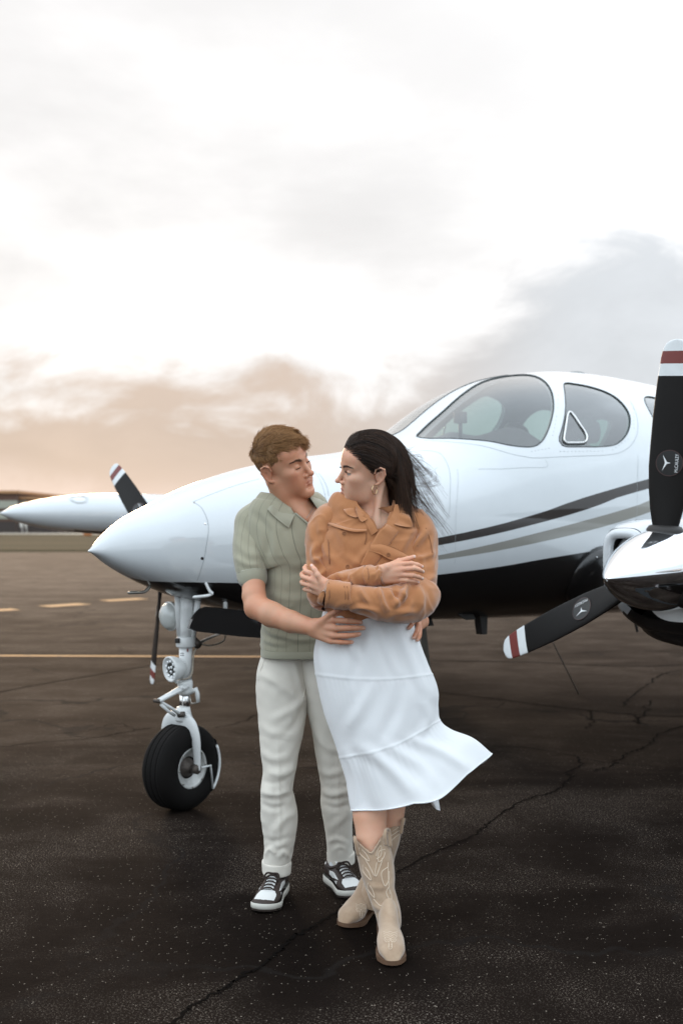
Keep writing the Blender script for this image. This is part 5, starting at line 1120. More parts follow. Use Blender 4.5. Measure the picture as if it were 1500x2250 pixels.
st_p = [([(585, 1150), (600, 1190), (620, 1230)], .005, 9), ([(582, 1250), (640, 1262), (700, 1250)], -.003, 10), ([(584, 1300), (630, 1316), (690, 1312)], .004, 8), ([(580, 1372), (600, 1392), (650, 1406), (692, 1404)], .007, 6), ([(578, 1360), (610, 1380), (640, 1384)], -.004, 6), ([(578, 1404), (600, 1412), (640, 1416)], .005, 5),
        ([(590, 1140), (640, 1200), (675, 1280)], .004, 12), ([(560, 1130), (590, 1170), (585, 1230)], -.008, 8), ([(610, 1210), (650, 1240), (690, 1230)], .003, 9), ([(585, 1335), (625, 1345), (665, 1340)], -.003, 7)]
N = vnormals(V, F); V = fold(V, N, st_p); rg = npn(V*[1, 1, 1.3], 22, 19); V += N*(.0016*npn(V*[1, 1, .6], 26, 3)+.0020*(np.exp(-(rg/.25)**2)-.3))[:, None]
def inpx(V, poly): return inpoly(proj(V), np.asarray(poly, float))
vneck = [(640, 1118), (646, 1127), (654, 1132), (664, 1140), (676, 1151), (688, 1160), (700, 1150), (702, 1120), (690, 1098), (668, 1094), (645, 1100)]
Vp, Fp = cut_poly(V, F, vneck, N[:, 1] < .1)
shirt = obj('polo_shirt', (Vp, Fp), M_polo, man, True, {'u': u}); shirt['label'] = 'sage green knit polo with thin vertical lines'; hit_t = Hit(V, F)
hem = [(654.5, a, d, (c-b)/2+1, h+.004) for a, b, c, d, h in [(1423, 575, 735, 4.145, .134), (1430, 574, 735, 4.145, .137), (1438, 574, 735, 4.145, .136), (1440, 576, 734, 4.145, .130)]]
v, f, u_, t_ = garment(hem, 16, 120, 3.0); obj('hem_band', (v, f), M_rib, shirt)
slv = [(588, 1122, 4.15, 30, .052), (572, 1134, 4.145, 38, .066), (556, 1152, 4.135, 41, .072), (548, 1180, 4.11, 36, .068), (547, 1212, 4.085, 35, .066), (550, 1240, 4.062, 35, .068), (553, 1258, 4.050, 33, .064), (553.5, 1262, 4.048, 32.5, .063)]
v, f, u_, t_ = garment(slv, 80, 84, 2.2, .3); n_ = vnormals(v, f); v = fold(v, n_, [([(582, 1160), (575, 1195), (578, 1245)], -.006, 8), ([(520, 1190), (545, 1215), (575, 1222)], .004, 8), ([(517, 1225), (545, 1240), (572, 1240)], .004, 6), ([(530, 1150), (550, 1170), (570, 1175)], -.003, 8)]); v += n_*(.0015*npn(v, 30, 8))[:, None]
sl = obj('sleeve', (v, f), M_polos, shirt, True, {'u': u_}); hit_s = Hit(v, f)
cf = [(553, 1256, 4.050, 33.8, .0655), (553.5, 1262, 4.048, 33.8, .0655), (554.5, 1272, 4.04, 33.2, .0650), (554.5, 1274, 4.04, 32, .062)]
v, f, u_, t_ = garment(cf, 12, 72, 2.2, .3); obj('cuff', (v, f), M_rib, sl)
# far sleeve, mostly hidden behind the other
v, f, u_, t_ = garment([(725, 1120, 4.15, 26, .05), (742, 1150, 4.15, 34, .07), (755, 1200, 4.15, 34, .066), (770, 1260, 4.155, 32, .06)], 40, 48, 2.2); obj('sleeve', (v, f), M_polos, shirt, True, {'u': u_})
# collar
dn = lambda x, y, o: P(x, y, min(hit_t.d(x, y, 4.09), hit_s.d(x, y, 9.))+o)
dk = lambda x, y, o: P(x, y, hit_b1.d(x, y, 4.09)+o)
inner = [P(594, 1084, 4.15), dk(604, 1099, -.006), dk(621, 1114, -.006), dk(636, 1122, -.006), dk(649, 1127, -.005)]
outer = [P(582, 1103, 4.13), dn(589, 1120, -.008), dn(605, 1137, -.009), dn(620, 1149, -.010), dn(634.5, 1160, -.009)]
v, f = patch(inner, outer, 40, 12, .005, .010); obj('collar', (v, f), M_rib, shirt)
inner = [P(672, 1085, 4.10), P(680, 1093, 4.06), P(688, 1104, 4.035), P(697, 1118, 4.02)]; outer = [P(688, 1090, 4.13), P(703, 1097, 4.09), P(718, 1106, 4.05), P(714, 1117, 4.02)]
v, f = patch(inner, outer, 30, 10, .005, .008); obj('collar', (v, f), M_rib, shirt)
v, f = patch([P(594, 1084, 4.15), P(610, 1076, 4.2), P(640, 1072, 4.22), P(662, 1077, 4.17), P(672, 1085, 4.10)], [P(582, 1103, 4.14), P(600, 1092, 4.22), P(640, 1088, 4.24), P(680, 1088, 4.2), P(688, 1090, 4.13)], 30, 6, .005, 0); obj('collar', (v, f), M_rib, shirt)
pl = [dn(649, 1128, -.002), dn(656, 1134, -.003), dn(668, 1144, -.003), dn(680, 1154, -.003), dn(692, 1164, -.003)]; obj('placket_edge', tube(smooth_path(pl, 24), .0045, 8), M_rib, shirt)
ck = [dk(691, 1106, -.002), dk(688.5, 1114, -.002), dk(684, 1122, -.002), dk(679, 1130, -.002), dk(673, 1138, -.002)]; obj('necklace', tube(smooth_path(ck, 30), .0009, 6), mat('silver_chain', (.5, .46, .42), .3, 1.), man)
# ---- trousers
CREAM = (.70, .655, .575)
M_tr = cloth_mat('cream_cotton', CREAM, 900., .15, .05, .85, .15, None, None, .10)
def leg(rows, strokes, seed):
    v, f, u, t = garment(rows_lr(rows), 190, 96, 2.15); n = vnormals(v, f); v = fold(v, n, strokes); n = vnormals(v, f)
    ang = npn(v*np.array([1, 1, 1.3]), 13, seed); v = v+n*(.0026*ang*np.clip(t*1.6, .3, 1))[:, None]; v = v+n*(.0008*npn(v*np.array([1, 1, 1.2]), 50, seed+1))[:, None]; return v, f, u
L_l = [(1424, 588, 668, 4.155, .078), (1440, 577, 670, 4.15, .095), (1465, 567, 673, 4.147, .106), (1500, 562.5, 676.5, 4.14, .112), (1546, 563.5, 676, 4.133, .106), (1607, 569, 666, 4.12, .095), (1630, 570.5, 661, 4.115, .090), (1689, 577, 649.5, 4.10, .078), (1731, 572.5, 643.5, 4.10, .075), (1760, 572, 648, 4.105, .076), (1795, 573, 655.5, 4.11, .077), (1830, 577, 650, 4.115, .074), (1860, 579, 645, 4.12, .070), (1890, 578, 638, 4.12, .063), (1900, 578, 637, 4.12, .062)]
stl = [([(566, 1480), (610, 1500), (665, 1545)], .006, 9), ([(672, 1530), (640, 1560), (600, 1580)], .006, 8), ([(673, 1545), (650, 1590), (620, 1620)], -.005, 8), ([(568, 1590), (600, 1610), (640, 1612)], .004, 8), ([(573, 1650), (600, 1668), (635, 1660)], .005, 7), ([(648, 1685), (620, 1700), (590, 1698)], .007, 7), ([(575, 1715), (600, 1722), (632, 1716)], -.005, 6), ([(573, 1738), (605, 1746), (640, 1735)], .008, 7), ([(574, 1765), (600, 1776), (630, 1770)], -.004, 6), ([(650, 1785), (625, 1800), (600, 1830)], .006, 8), ([(580, 1840), (600, 1850), (640, 1838)], -.004, 6), ([(582, 1880), (592, 1866), (606, 1878)], .006, 5), ([(612, 1886), (622, 1872), (634, 1884)], .006, 5), ([(612, 1620), (612, 1700), (614, 1800), (612, 1870)], .0035, 4), ([(640, 1440), (655, 1490), (668, 1540)], .004, 5)]
v, f, u = leg(L_l, stl, 20); trs = obj('trousers', (v, f), M_tr, man); trs['label'] = 'cream cotton trousers with rolled cuffs'; hit_l1 = Hit(v, f)
L_r = [(1424, 652, 730, 4.16, .085), (1440, 654, 734, 4.157, .098), (1491, 660, 744, 4.155, .110), (1546, 672, 752, 4.157, .105), (1615, 686.5, 759, 4.165, .095), (1685, 699, 766, 4.18, .080), (1731, 707, 769, 4.19, .075), (1772, 707, 771, 4.205, .075), (1846, 717.5, 775, 4.235, .068), (1872, 719.5, 777, 4.245, .062), (1880, 720, 777, 4.25, .061)]
strr = [([(690, 1600), (715, 1640), (750, 1650)], .006, 8), ([(700, 1690), (725, 1700), (755, 1690)], .006, 7), ([(708, 1735), (730, 1745), (765, 1738)], .008, 7), ([(710, 1765), (735, 1775), (765, 1768)], -.005, 6), ([(765, 1785), (745, 1805), (725, 1820)], .005, 7), ([(722, 1850), (740, 1844), (765, 1856)], .006, 5), ([(735, 1868), (748, 1860), (760, 1866)], .005, 5), ([(742, 1640), (742, 1740), (747, 1850)], .003, 4)]
v, f, u = leg(L_r, strr, 31); lg2 = obj('trouser_leg', (v, f), M_tr, trs)
for (cx, y0, y1, d, hw, hd) in ((607.5, 1893, 1916, 4.12, 31.5, .066), (748.5, 1873, 1893, 4.25, 30, .0655)):
    v, f, u, t = garment([(cx, y0-3, d, hw-3, hd-.006), (cx, y0, d, hw, hd), (cx, (y0+y1)/2, d, hw, hd), (cx, y1, d, hw-.5, hd), (cx, y1+1, d, hw-3, hd-.006)], 22, 80, 2.15); n = vnormals(v, f); v += n*(.0016*npn(v, 45, 5))[:, None]; obj('cuff', (v, f), M_tr, trs)
fly = [(670, 1452), (671, 1475), (671, 1505), (666, 1532)]; obj('fly_seam', tube(smooth_path(on(hit_l1, fly, -.002), 20), .0022, 6), M_tr, trs); pk = [(577, 1447), (566, 1480), (563.5, 1495)]
obj('pocket_seam', tube(smooth_path(on(hit_l1, [(584, 1443), (574, 1470), (567, 1494)], -.001), 16), .0022, 6), M_tr, trs)
# ---- sneakers
M_sb = mat('dark_brown_leather', (.026, .014, .010), .55, noise=.15, nscale=60, bump=.1, bscale=260); M_sw = mat('white_leather', (.70, .70, .68), .5, noise=.04, nscale=30, bump=.06, bscale=200); M_sole = mat('off_white_rubber', (.60, .58, .52), .6, noise=.06, nscale=25); M_osole = mat('dark_outsole', (.05, .035, .028), .8); M_lace = mat('dark_laces', (.028, .017, .013), .9, bump=.3, bscale=700); M_sock = mat('white_sock', (.72, .73, .74), .95, bump=.3, bscale=500)
def sneaker(toe, heel, mirror, label):
    """toe, heel: points on the ground; local x along the foot (0 heel .. 1 toe), y outward side, z up"""
    toe = np.array([toe[0], toe[1], 0.]); heel = np.array([heel[0], heel[1], 0.]); ax = toe-heel; Ls = np.linalg.norm(ax); ax /= Ls; sd = np.cross(UP, ax)*mirror
    W2 = lambda q: heel+q[..., :1]*ax+q[..., 1:2]*sd+q[..., 2:3]*UP
    NX = 150; x = np.linspace(0, 1, NX); hw = pch(x, np.array([0, .03, .1, .25, .45, .62, .75, .88, .95, .985, 1.]), np.array([.004, .022, .032, .036, .038, .045, .049, .044, .032, .018, .003])); cy = np.interp(x, [0, .4, .75, 1], [0, -.002, .003, -.004])
    ht = pch(x, np.array([0, .03, .12, .3, .42, .55, .68, .8, .92, 1.]), np.array([.080, .092, .098, .092, .094, .082, .066, .054, .046, .032])); sole = np.interp(x, [0, .5, .8, 1], [.034, .028, .026, .030])
    m = 140; a = np.arange(m)/m*2*np.pi; V = []
    for i in range(NX):
        c = cpow(np.cos(a), .80); s = cpow(np.sin(a), .72); z0 = sole[i]-.006; top = ht[i]; wz = hw[i]*np.where(s > 0, 1-.42*np.clip(s, 0, 1)**2.0*np.interp(x[i], [0, .3, .6, .85, 1], [.55, .9, .8, .5, .4]), 1)
        V.append(np.stack([np.full(m, x[i]*Ls), cy[i]+wz*c, z0+(top-z0)*(s*.5+.5)], -1))
    V = np.array(V); F = gridf(NX, m, True); Vf = V.reshape(-1, 3); cen = Vf[F].mean(1); xn = cen[:, 0]/Ls; zn = cen[:, 2]; yo = cen[:, 1]
    hh = np.interp(xn, x, ht); ang = (zn-.03)/(hh-.03)
    mi = np.zeros(len(F), int)
    # white: toe box, quarter panel, tongue top
    toebox = (xn > .70) & (xn < .925) & (ang > .50+.6*np.clip((xn-.86)/.06, 0, 1)) & (np.abs(yo) < .038-.010*np.clip((.76-xn)/.06, 0, 1)); mi[toebox] = 1
    quarter = (xn > .30) & (xn < .655) & (ang > .06) & (ang < .60+.35*(xn-.3)) & (ang > .06+(xn-.58)*3.5) & (ang > .1+(.36-xn)*4); mi[quarter] = 1
    sw = quarter & (np.abs(ang-(.16+2.6*np.maximum(xn-.42, 0)**1.15+1.2*np.maximum(.42-xn, 0))) < .11-.22*np.abs(xn-.44)); mi[sw] = 0
    col = (xn < .12) & (ang > .70) & (ang < .84); mi[col] = 1
    opening = (xn > .14) & (xn < .40) & (ang > .985)
    e = empty('sneaker', tuple(heel), label, 'shoe') if False else None
    so = obj('sneaker', (W2(Vf), F), None, man, True, midx=mi, mats=[M_sb, M_sw]); so['label'] = label
    # sole: midsole wall and outsole
    ol = np.concatenate([np.stack([x*Ls, cy+hw*1.06+.003, 0*x], -1), np.stack([x[::-1]*Ls, (cy-hw*1.06-.003)[::-1], 0*x], -1)]); so_h = np.concatenate([sole, sole[::-1]]); tz = np.concatenate([np.interp(x, [0, .75, 1], [0, 0, .010])]*1+[np.interp(x[::-1], [0, .75, 1], [0, 0, .010])])
    n = len(ol); rings = []
    for zf, sc_ in ((0., .93), (.10, 1.0), (.55, 1.01), (.92, 1.0), (1.0, .965)):
        q = ol.copy(); cx_ = np.stack([np.clip(q[:, 0], .03, Ls-.04), np.interp(q[:, 0]/Ls, x, cy), 0*q[:, 0]], -1); q = cx_+(q-cx_)*sc_; q[:, 2] = tz+.008+(so_h+.004-tz*.5-.008)*zf; rings.append(q)
    v = np.concatenate(rings); f = [tuple(q) for q in gridf(5, n, True)]; ms = obj('midsole', (W2(v), f), M_sole, so); q0 = rings[0]; q1_ = q0.copy(); q1_[:, 2] = tz*1.0+.0005
    v = np.concatenate([q0, q1_]); f = [tuple(q) for q in gridf(2, n, True)]+[tuple(range(n, 2*n))]; obj('outsole', (W2(v), f), M_osole, so)
    # laces over the white tongue
    tg = []
    for xi in np.linspace(.36, .70, 12):
        for yj in np.linspace(-1, 1, 7): tg.append((xi*Ls, yj*.019, np.interp(xi, x, ht)+.0035-.004*yj*yj+ (.016*np.clip((.44-xi)/.08, 0, 1))))
    obj('tongue', (W2(np.array(tg)), gridf(12, 7)), M_sw, so)
    for kx in np.linspace(.47, .69, 5):
        zz = np.interp(kx, x, ht); p = [(kx*Ls-.004, -.024, zz-.006), (kx*Ls, -.012, zz+.006), (kx*Ls+.002, 0, zz+.008), (kx*Ls, .012, zz+.006), (kx*Ls-.004, .024, zz-.006)]; obj('lace', tube(smooth_path(W2(np.array(p)), 14), .0046, 6, True, .55), M_lace, so)
        p = [(kx*Ls-.004, -.022, zz-.004), (kx*Ls-.016, 0, np.interp(kx-.05, x, ht)+.008), (kx*Ls-.030, .022, np.interp(kx-.09, x, ht)-.002)]; 
    for yb in (-1, 1):
        p = [(.46*Ls, 0, np.interp(.46, x, ht)+.012), (.49*Ls, yb*.022, np.interp(.46, x, ht)+.014), (.53*Ls, yb*.030, np.interp(.5, x, ht)+.000), (.50*Ls, yb*.012, np.interp(.5, x, ht)+.010)]; obj('lace', tube(smooth_path(W2(np.array(p)), 16), .0036, 6), M_lace, so)
    # collar roll and sock
    cl = []
    for a_ in np.linspace(0, 2*np.pi, 33): cl.append(((.26+.19*math.cos(a_))*Ls, .028*math.sin(a_), .093+.007*math.cos(a_*2)-.010*abs(math.sin(a_))))
    obj('ankle_collar', tube(W2(np.array(cl)), .0075, 8, False), M_sb, so)
    sk = np.concatenate([W2(np.stack([(.265+.13*s_*np.cos(a))*Ls, .028*s_*np.sin(a), np.full(m, z)], -1)) for z, s_ in ((.07, 1.), (.10, .98), (.13, .96), (.16, 1.))]); obj('sock', (sk, gridf(4, m, True)), M_sock, so)
    return so
sneaker(G(574, 2010), G(620, 1955), 1, 'dark brown and white sneaker on the foot farther from the other person')
sneaker(G(786, 1978), G(722, 1935), -1, 'dark brown and white sneaker beside the cowboy boots')
# ================================================================== the woman
wom = empty('person', (float(P(812, 2040, 3.8)[0]), 3.8, 0), 'person in tan corduroy jacket, white wind-blown skirt and cowboy boots, arms crossed', 'person')
M_skin2 = skin_mat('skin_light', (.67, .405, .28), (.46, .17, .135), (.05, .026, .016), (.55, .22, .15))
Rm2 = ortho([[-.299, -.954, .011], [.903, -.287, -.319], [.307, -.086, .948]]); pos2 = np.array([.0925, 3.82, 1.6242]); sc2 = 1.005
q2 = dict(cw=.0725, fw=.057, jw=.047, lid=.14, nose=(.1115, -.0355), nr=.0090, br=.0080, lw=.0225, lf=1.12, chz=-.1045, chy=.0755, bth=.0036, ly=.0895, brz=.0195, ex=.0705)
neck2 = [(l2w((0, -.030, -.045), Rm2, pos2, sc2), P(823, 1118, 3.87), .046, .047, .03), (P(823, 1118, 3.87), P(826, 1150, 3.87), .047, .055, .03), (l2w((0, .025, -.080), Rm2, pos2, sc2), P(812, 1120, 3.845), .024, .034, .035), (l2w((-.050, -.034, -.045), Rm2, pos2, sc2), P(824, 1158, 3.785), .013, .010, .018),
         (P(760, 1150, 3.88), P(890, 1155, 3.88), .045, .045, .04), (P(790, 1185, 3.86), P(860, 1188, 3.86), .075, .075, .05), (P(800, 1160, 3.83), P(852, 1162, 3.83), .036, .036, .04)]
Vh, Fh, lip, brow, fl, Sh2 = human_head(q2, Rm2, pos2, sc2, neck2, (-.22, -.17, -.32), (.22, .15, .16))
keep = Vh[:, 2] > HC-(1205-HY)*3.8/FPX; mp = np.cumsum(keep)-1; Fh = mp[Fh[keep[Fh].all(1)]]; Vh = Vh[keep]; lip, brow, fl = lip[keep], brow[keep], fl[keep]; hit_b2 = Hit(Vh, Fh)
# her left hand (image left), closing on the other sleeve
A = SDF(); wr2 = P(721, 1296, 3.655); A.chain([P(775, 1308, 3.66), P(745, 1303, 3.655), wr2], [.030, .028, .0225], .02)
mA = [P(690, 1262, 3.672), P(684, 1274, 3.664), P(683.5, 1287, 3.668), P(689, 1299, 3.678)]
fA = [[P(672, 1256, 3.690), P(669, 1248, 3.716), P(672, 1243, 3.738)], [P(666, 1268, 3.690), P(663, 1262, 3.718), P(666, 1257, 3.742)], [P(666, 1282, 3.694), P(663, 1279, 3.720), P(666, 1275, 3.744)], [P(673, 1296, 3.700), P(669, 1295, 3.722), P(671, 1293, 3.744)]]
hand_prims(A, wr2, mA, fA, [P(708, 1279, 3.650), P(698, 1264, 3.648), P(691, 1252, 3.654), P(684.5, 1243, 3.664)], sc=.90); lo, hi = box_of([P(775, 1308, 3.66), wr2]+mA+[f[-1] for f in fA]+[P(684, 1240, 3.66)], .05); Va, Fa = mesh_sdf(A, lo, hi, .0024, 1.6, 1)
# her right hand (image right), lying on the near sleeve
B_ = SDF(); wr3 = P(826, 1264, 3.668); B_.chain([P(770, 1278, 3.70), P(800, 1270, 3.68), wr3], [.028, .026, .0225], .02)
mB = [P(878, 1240, 3.655), P(884, 1251, 3.648), P(881, 1263, 3.650), P(872, 1274, 3.658)]
fB = [[P(903, 1238, 3.640), P(916, 1241, 3.648), P(926, 1245, 3.662)], [P(909, 1249, 3.634), P(920, 1252, 3.642), P(928, 1256, 3.656)], [P(906, 1264, 3.636), P(918, 1267, 3.644), P(926.5, 1271, 3.658)], [P(895, 1275, 3.644), P(908, 1277, 3.650), P(918, 1279.5, 3.662)]]
hand_prims(B_, wr3, mB, fB, [P(850, 1246, 3.655), P(876, 1233, 3.668), P(895, 1228, 3.672), P(909, 1223.5, 3.676)], sc=.90); lo, hi = box_of([P(770, 1278, 3.70), wr3]+mB+[f[-1] for f in fB]+[P(909, 1223, 3.67)], .05); Vb, Fb = mesh_sdf(B_, lo, hi, .0024, 1.6, 1)
# legs
C_ = SDF(); C_.chain([P(800, 1560, 3.84), P(812, 1720, 3.82), P(812, 1790, 3.785), P(816, 1845, 3.76), P(838, 1960, 3.69)], [.075, .060, .0585, .052, .030], .01); C_.chain([P(860, 1560, 3.87), P(862, 1740, 3.895), P(856, 1790, 3.885), P(846, 1850, 3.88), P(815, 1965, 3.87)], [.075, .055, .052, .043, .030], .001)
C_.chain([P(820, 1240, 3.86), P(815, 1390, 3.86), P(820, 1480, 3.86)], [.08, .075, .09], .05)
Vl, Fl = mesh_sdf(C_, P(780, 1990, 3.7)-.12, P(880, 1190, 4.0)+.10, .005, 1.8, 2)
V, F = joinm([(Vh, Fh), (Va, Fa), (Vb, Fb), (Vl, Fl)]); z_ = np.zeros(len(Va)+len(Vb)+len(Vl))
nl = nailf(V, [f[-1]+np.array([.004, -.0065, .001]) for f in fB]+[P(911, 1222.5, 3.668), P(684, 1241, 3.655)], r=.0054); fla = np.r_[fl, z_]
for m_ in mA+mB: fla = np.maximum(fla, np.exp(-(np.linalg.norm(V-m_, axis=1)/.011)**2)*.4)
obj('body', (V, F), M_skin2, wom, True, {'lip': np.r_[lip, z_], 'brow': np.r_[brow, z_], 'flush': fla, 'nail': nl})
eyeballs(wom, Rm2, pos2, sc2, M_eye, (.08, 1, -.02))
M_hair2 = hair_mat('dark_brown_hair', (.014, .0078, .0052), (.105, .050, .026)); M_cap2 = mat('hair_root_dark', (.012, .0075, .0055), .6, noise=.3, nscale=60); M_lash = mat('lash_black', (.008, .006, .005), .5)
brow_hairs(wom, q2, Rm2, pos2, sc2, Sh2, M_hair2, 260); lashes(wom, q2, Rm2, pos2, sc2, M_lash, .0075)
# ---- long hair: cap on the skull, strands combed back and blown to the side
def zmin_w(y): return np.interp(y, [-.13, -.07, -.045, -.036, -.030, -.012, -.004, .004, .014, .024, .036, .050, .068, .084, .12], [-.11, -.10, -.085, -.03, .020, .034, .030, .006, .006, .022, .036, .050, .064, .076, .085])
off_w = lambda p: .0015+.003*np.clip((p[:, 2]-.03)/.07, 0, 1)+.004*np.clip((-p[:, 1]-.04)/.06, 0, 1)
Vc, Fc = cap_mesh(lambda y: zmin_w(y)+.006+.02*np.clip((y-.03)/.05, 0, 1), lambda p: off_w(p)*np.where(p[:, 1] > .03, -1., 1.), (-.12, -.17, -.13), (.12, .13, .17), .004, q2['cw']); hb = obj('hair_base', (l2w(Vc, Rm2, pos2, sc2), Fc), M_cap2, wom); hb['label'] = 'long dark brown hair blown to one side'
r_ = np.random.default_rng(21)
sp = scalp_pts(12000, zmin_w, q2['cw'], 3); rt, nn = sp[:, :3], sp[:, 3:]
# walk each hair over the skull backwards and down, then let the wind take it
ctr = np.array([0, -.014, .036]); rad = np.array([q2['cw'], .099, .090])
K = 22; cur = rt.copy(); paths = [cur.copy()]; lay = r_.random(len(rt)); wlen = r_.uniform(.70, 1.15, len(rt)); gust = npn(rt, 55, 6)
Rl = Rm2.T; wind_l = Rl@np.array([1., .10, -.05]); down_l = Rl@np.array([.13, .03, -1.])
free = np.zeros(len(rt)); tdir = None; vel = np.zeros_like(rt)
for i in range(K):
    e = (cur-ctr)/rad; lev = np.linalg.norm(e, axis=1); nrm = e/rad; nrm /= np.linalg.norm(nrm, axis=1)[:, None]
    on_head = (cur[:, 1] > -.085) & (cur[:, 2] > -.02)
    back = np.stack([-np.sign(cur[:, 0])*0*.1, np.full(len(cur), -1.), -.22-.55*np.clip((.06-cur[:, 1])/.12, 0, 1)+.15*np.clip(cur[:, 1]/.08, 0, 1)], 1)
    fall = down_l*1.0+wind_l*(.04+.12*gust[:, None]+.6*(lay[:, None] > .97))
    w = np.clip((-.038-cur[:, 1])/.045, 0, 1)[:, None]; dr = back*(1-w)+fall*w; dr = dr+.09*np.stack([npn(cur, 30, 41), npn(cur, 30, 42), npn(cur, 30, 43)], 1)
    lo_ = 1.0+.035+.07*np.clip((cur[:, 1]-.02)/.04, 0, 1)+(.02+.11*lay)*np.clip(i/4, .15, 1); pull = np.clip(lev/lo_, 0, 1.0); hug = (cur[:, 2] > -.075)[:, None]
    dr = np.where(hug, dr-nrm*np.minimum(np.sum(dr*nrm, 1), 0)[:, None], dr); dr /= np.linalg.norm(dr, axis=1)[:, None]; vel = .45*vel+.55*dr
    cur = cur+vel*(.0145*wlen)[:, None]
    e = (cur-ctr)/rad; lev = np.linalg.norm(e, axis=1); tgt = np.where(lev < lo_, lo_/np.maximum(lev, 1e-6), 1.); cl = np.where(on_head & (lev > lo_+.03), (lo_+.03)/lev, 1.); cur = ctr+(cur-ctr)*(tgt*cl)[:, None]
    paths.append(cur.copy())
path = np.stack(paths, 1)
Vs, Fs, rn, al = strands(l2w(path, Rm2, pos2, sc2), np.full(len(path), .00055), np.full(len(path), .00022)); h2 = obj('hair', (Vs, Fs), M_hair2, wom, True, {'rnd': rn, 'along': al}); h2['kind'] = 'stuff'
# loose flyaway hairs on the wind side
fly = []
ends = [((868, 1010), (900, 1000), (925, 1006), (905, 1030)), ((880, 1030), (910, 1010), (938, 1030), (912, 1040)), ((885, 1045), (925, 1028), (955, 1050), (930, 1066)), ((880, 1060), (920, 1066), (958, 1062), (952, 1045)), ((885, 1075), (915, 1085), (945, 1075), (925, 1060)), ((890, 1085), (920, 1100), (950, 1105), (940, 1120)), ((895, 1095), (915, 1120), (925, 1145), (932, 1150)), ((880, 1050), (905, 1050), (925, 1040), (948, 1034)), ((875, 1020), (895, 1010), (890, 995), (905, 985)), ((890, 1100), (908, 1118), (916, 1135), (914, 1152)), ((885, 1068), (905, 1085), (912, 1105), (922, 1120))]
for i in range(120):
    b = np.array(ends[i % len(ends)], float); b = b+r_.normal(0, 1, b.shape)*np.array([3, 6, 9, 12])[:, None]*.55; st = np.array([(822+r_.uniform(-20, 20), 985+r_.uniform(-6, 14)), (850+r_.uniform(-6, 8), 1002+r_.uniform(-8, 25))]); d0 = 3.87+r_.normal(0, .02); px = np.concatenate([st, b]); px = smooth_path(px, 18); fly.append(PN(np.c_[px, np.linspace(d0-.02, d0+r_.normal(0, .05), 18)]))
Vs, Fs, rn, al = strands(np.array(fly), np.full(len(fly), .00036), np.full(len(fly), .00022)); fo = obj('flyaway_hair', (Vs, Fs), M_hair2, wom, True, {'rnd': rn, 'along': al}); fo['kind'] = 'stuff'
# earring
ec = P(822.5, 1076, hit_b2.d(821, 1067, 3.79)-.008); a = np.linspace(R(75), R(405), 40); ax1 = np.array([.62, .70, 0]); obj('hoop_earring', tube(ec+(np.cos(a)[:, None]*ax1*.0135+np.sin(a)[:, None]*UP*.0165), .0014, 8), mat('gold_hoop', (.75, .55, .32), .2, 1.), wom)
# ---- jacket
TAN = (.46, .195, .080)
M_jk = cloth_mat('tan_corduroy', TAN, 500., .3, .13, .92, .5, wr=.06, cord=900.); M_stitch = cloth_mat('tan_stitch', (.27, .115, .05), 700., .2, .05)
tor = rows_lr([(1108, 762, 872, 3.885, .062), (1118, 735, 888, 3.88, .085), (1130, 712, 903, 3.875, .10), (1146, 704, 918, 3.87, .112), (1170, 700, 928, 3.865, .122), (1210, 694, 932, 3.86, .130), (1260, 694, 930, 3.855, .130), (1305, 700, 925, 3.855, .126), (1330, 712, 915, 3.855, .12), (1346, 725, 906, 3.855, .114), (1352, 732, 900, 3.855, .108)])
V, F, u, tt = garment(tor, 140, 150, 2.35)
st = [([(845, 1185), (815, 1205), (785, 1235)], .008, 8), ([(905, 1165), (890, 1190), (880, 1215)], .006, 8), ([(715, 1140), (745, 1165), (760, 1200)], .005, 10), ([(700, 1180), (720, 1215), (740, 1240)], .005, 8), ([(860, 1150), (885, 1165), (915, 1168)], .004, 8), ([(760, 1220), (790, 1240), (830, 1240)], .005, 8), ([(800, 1125), (770, 1140), (735, 1138)], .004, 9)]
N = vnormals(V, F); V = fold(V, N, [(q_[0], q_[1]*1.3, q_[2]*.9) for q_ in st]); N = vnormals(V, F); rg = npn(V, 30, 17); V += N*(.0022*npn(V, 24, 13)+.0022*(np.exp(-(rg/.28)**2)-.3))[:, None]
vn2 = [(783, 1100), (786, 1108), (797, 1122), (810, 1134), (821, 1144), (826, 1154), (829, 1163), (838, 1160), (848, 1150), (858, 1136), (864, 1122), (868, 1100), (840, 1085), (800, 1085)]
Vp, Fp = cut_poly(V, F, vn2, N[:, 1] < .2)
jk = obj('jacket', (Vp, Fp), M_jk, wom, True, {'u': u}); jk['label'] = 'tan corduroy shirt jacket with chest pockets'; hit_j = Hit(V, F)
def sleeve(rows, strokes, name, seed, n=110, m=90, ex=2.15, tw=0.):
    v, f, u, t = garment(rows, n, m, ex, tw); nn_ = vnormals(v, f); v = fold(v, nn_, [(q_[0], q_[1]*1.35, q_[2]*.85) for q_ in strokes]); nn_ = vnormals(v, f); rg = npn(v, 34, seed+2); v = v+nn_*(.0026*npn(v, 22, seed)+.0010*npn(v, 60, seed+1)+.0030*(np.exp(-(rg/.28)**2)-.3))[:, None]; o = obj(name, (v, f), M_jk, jk, True, {'u': u}); return o, v, f
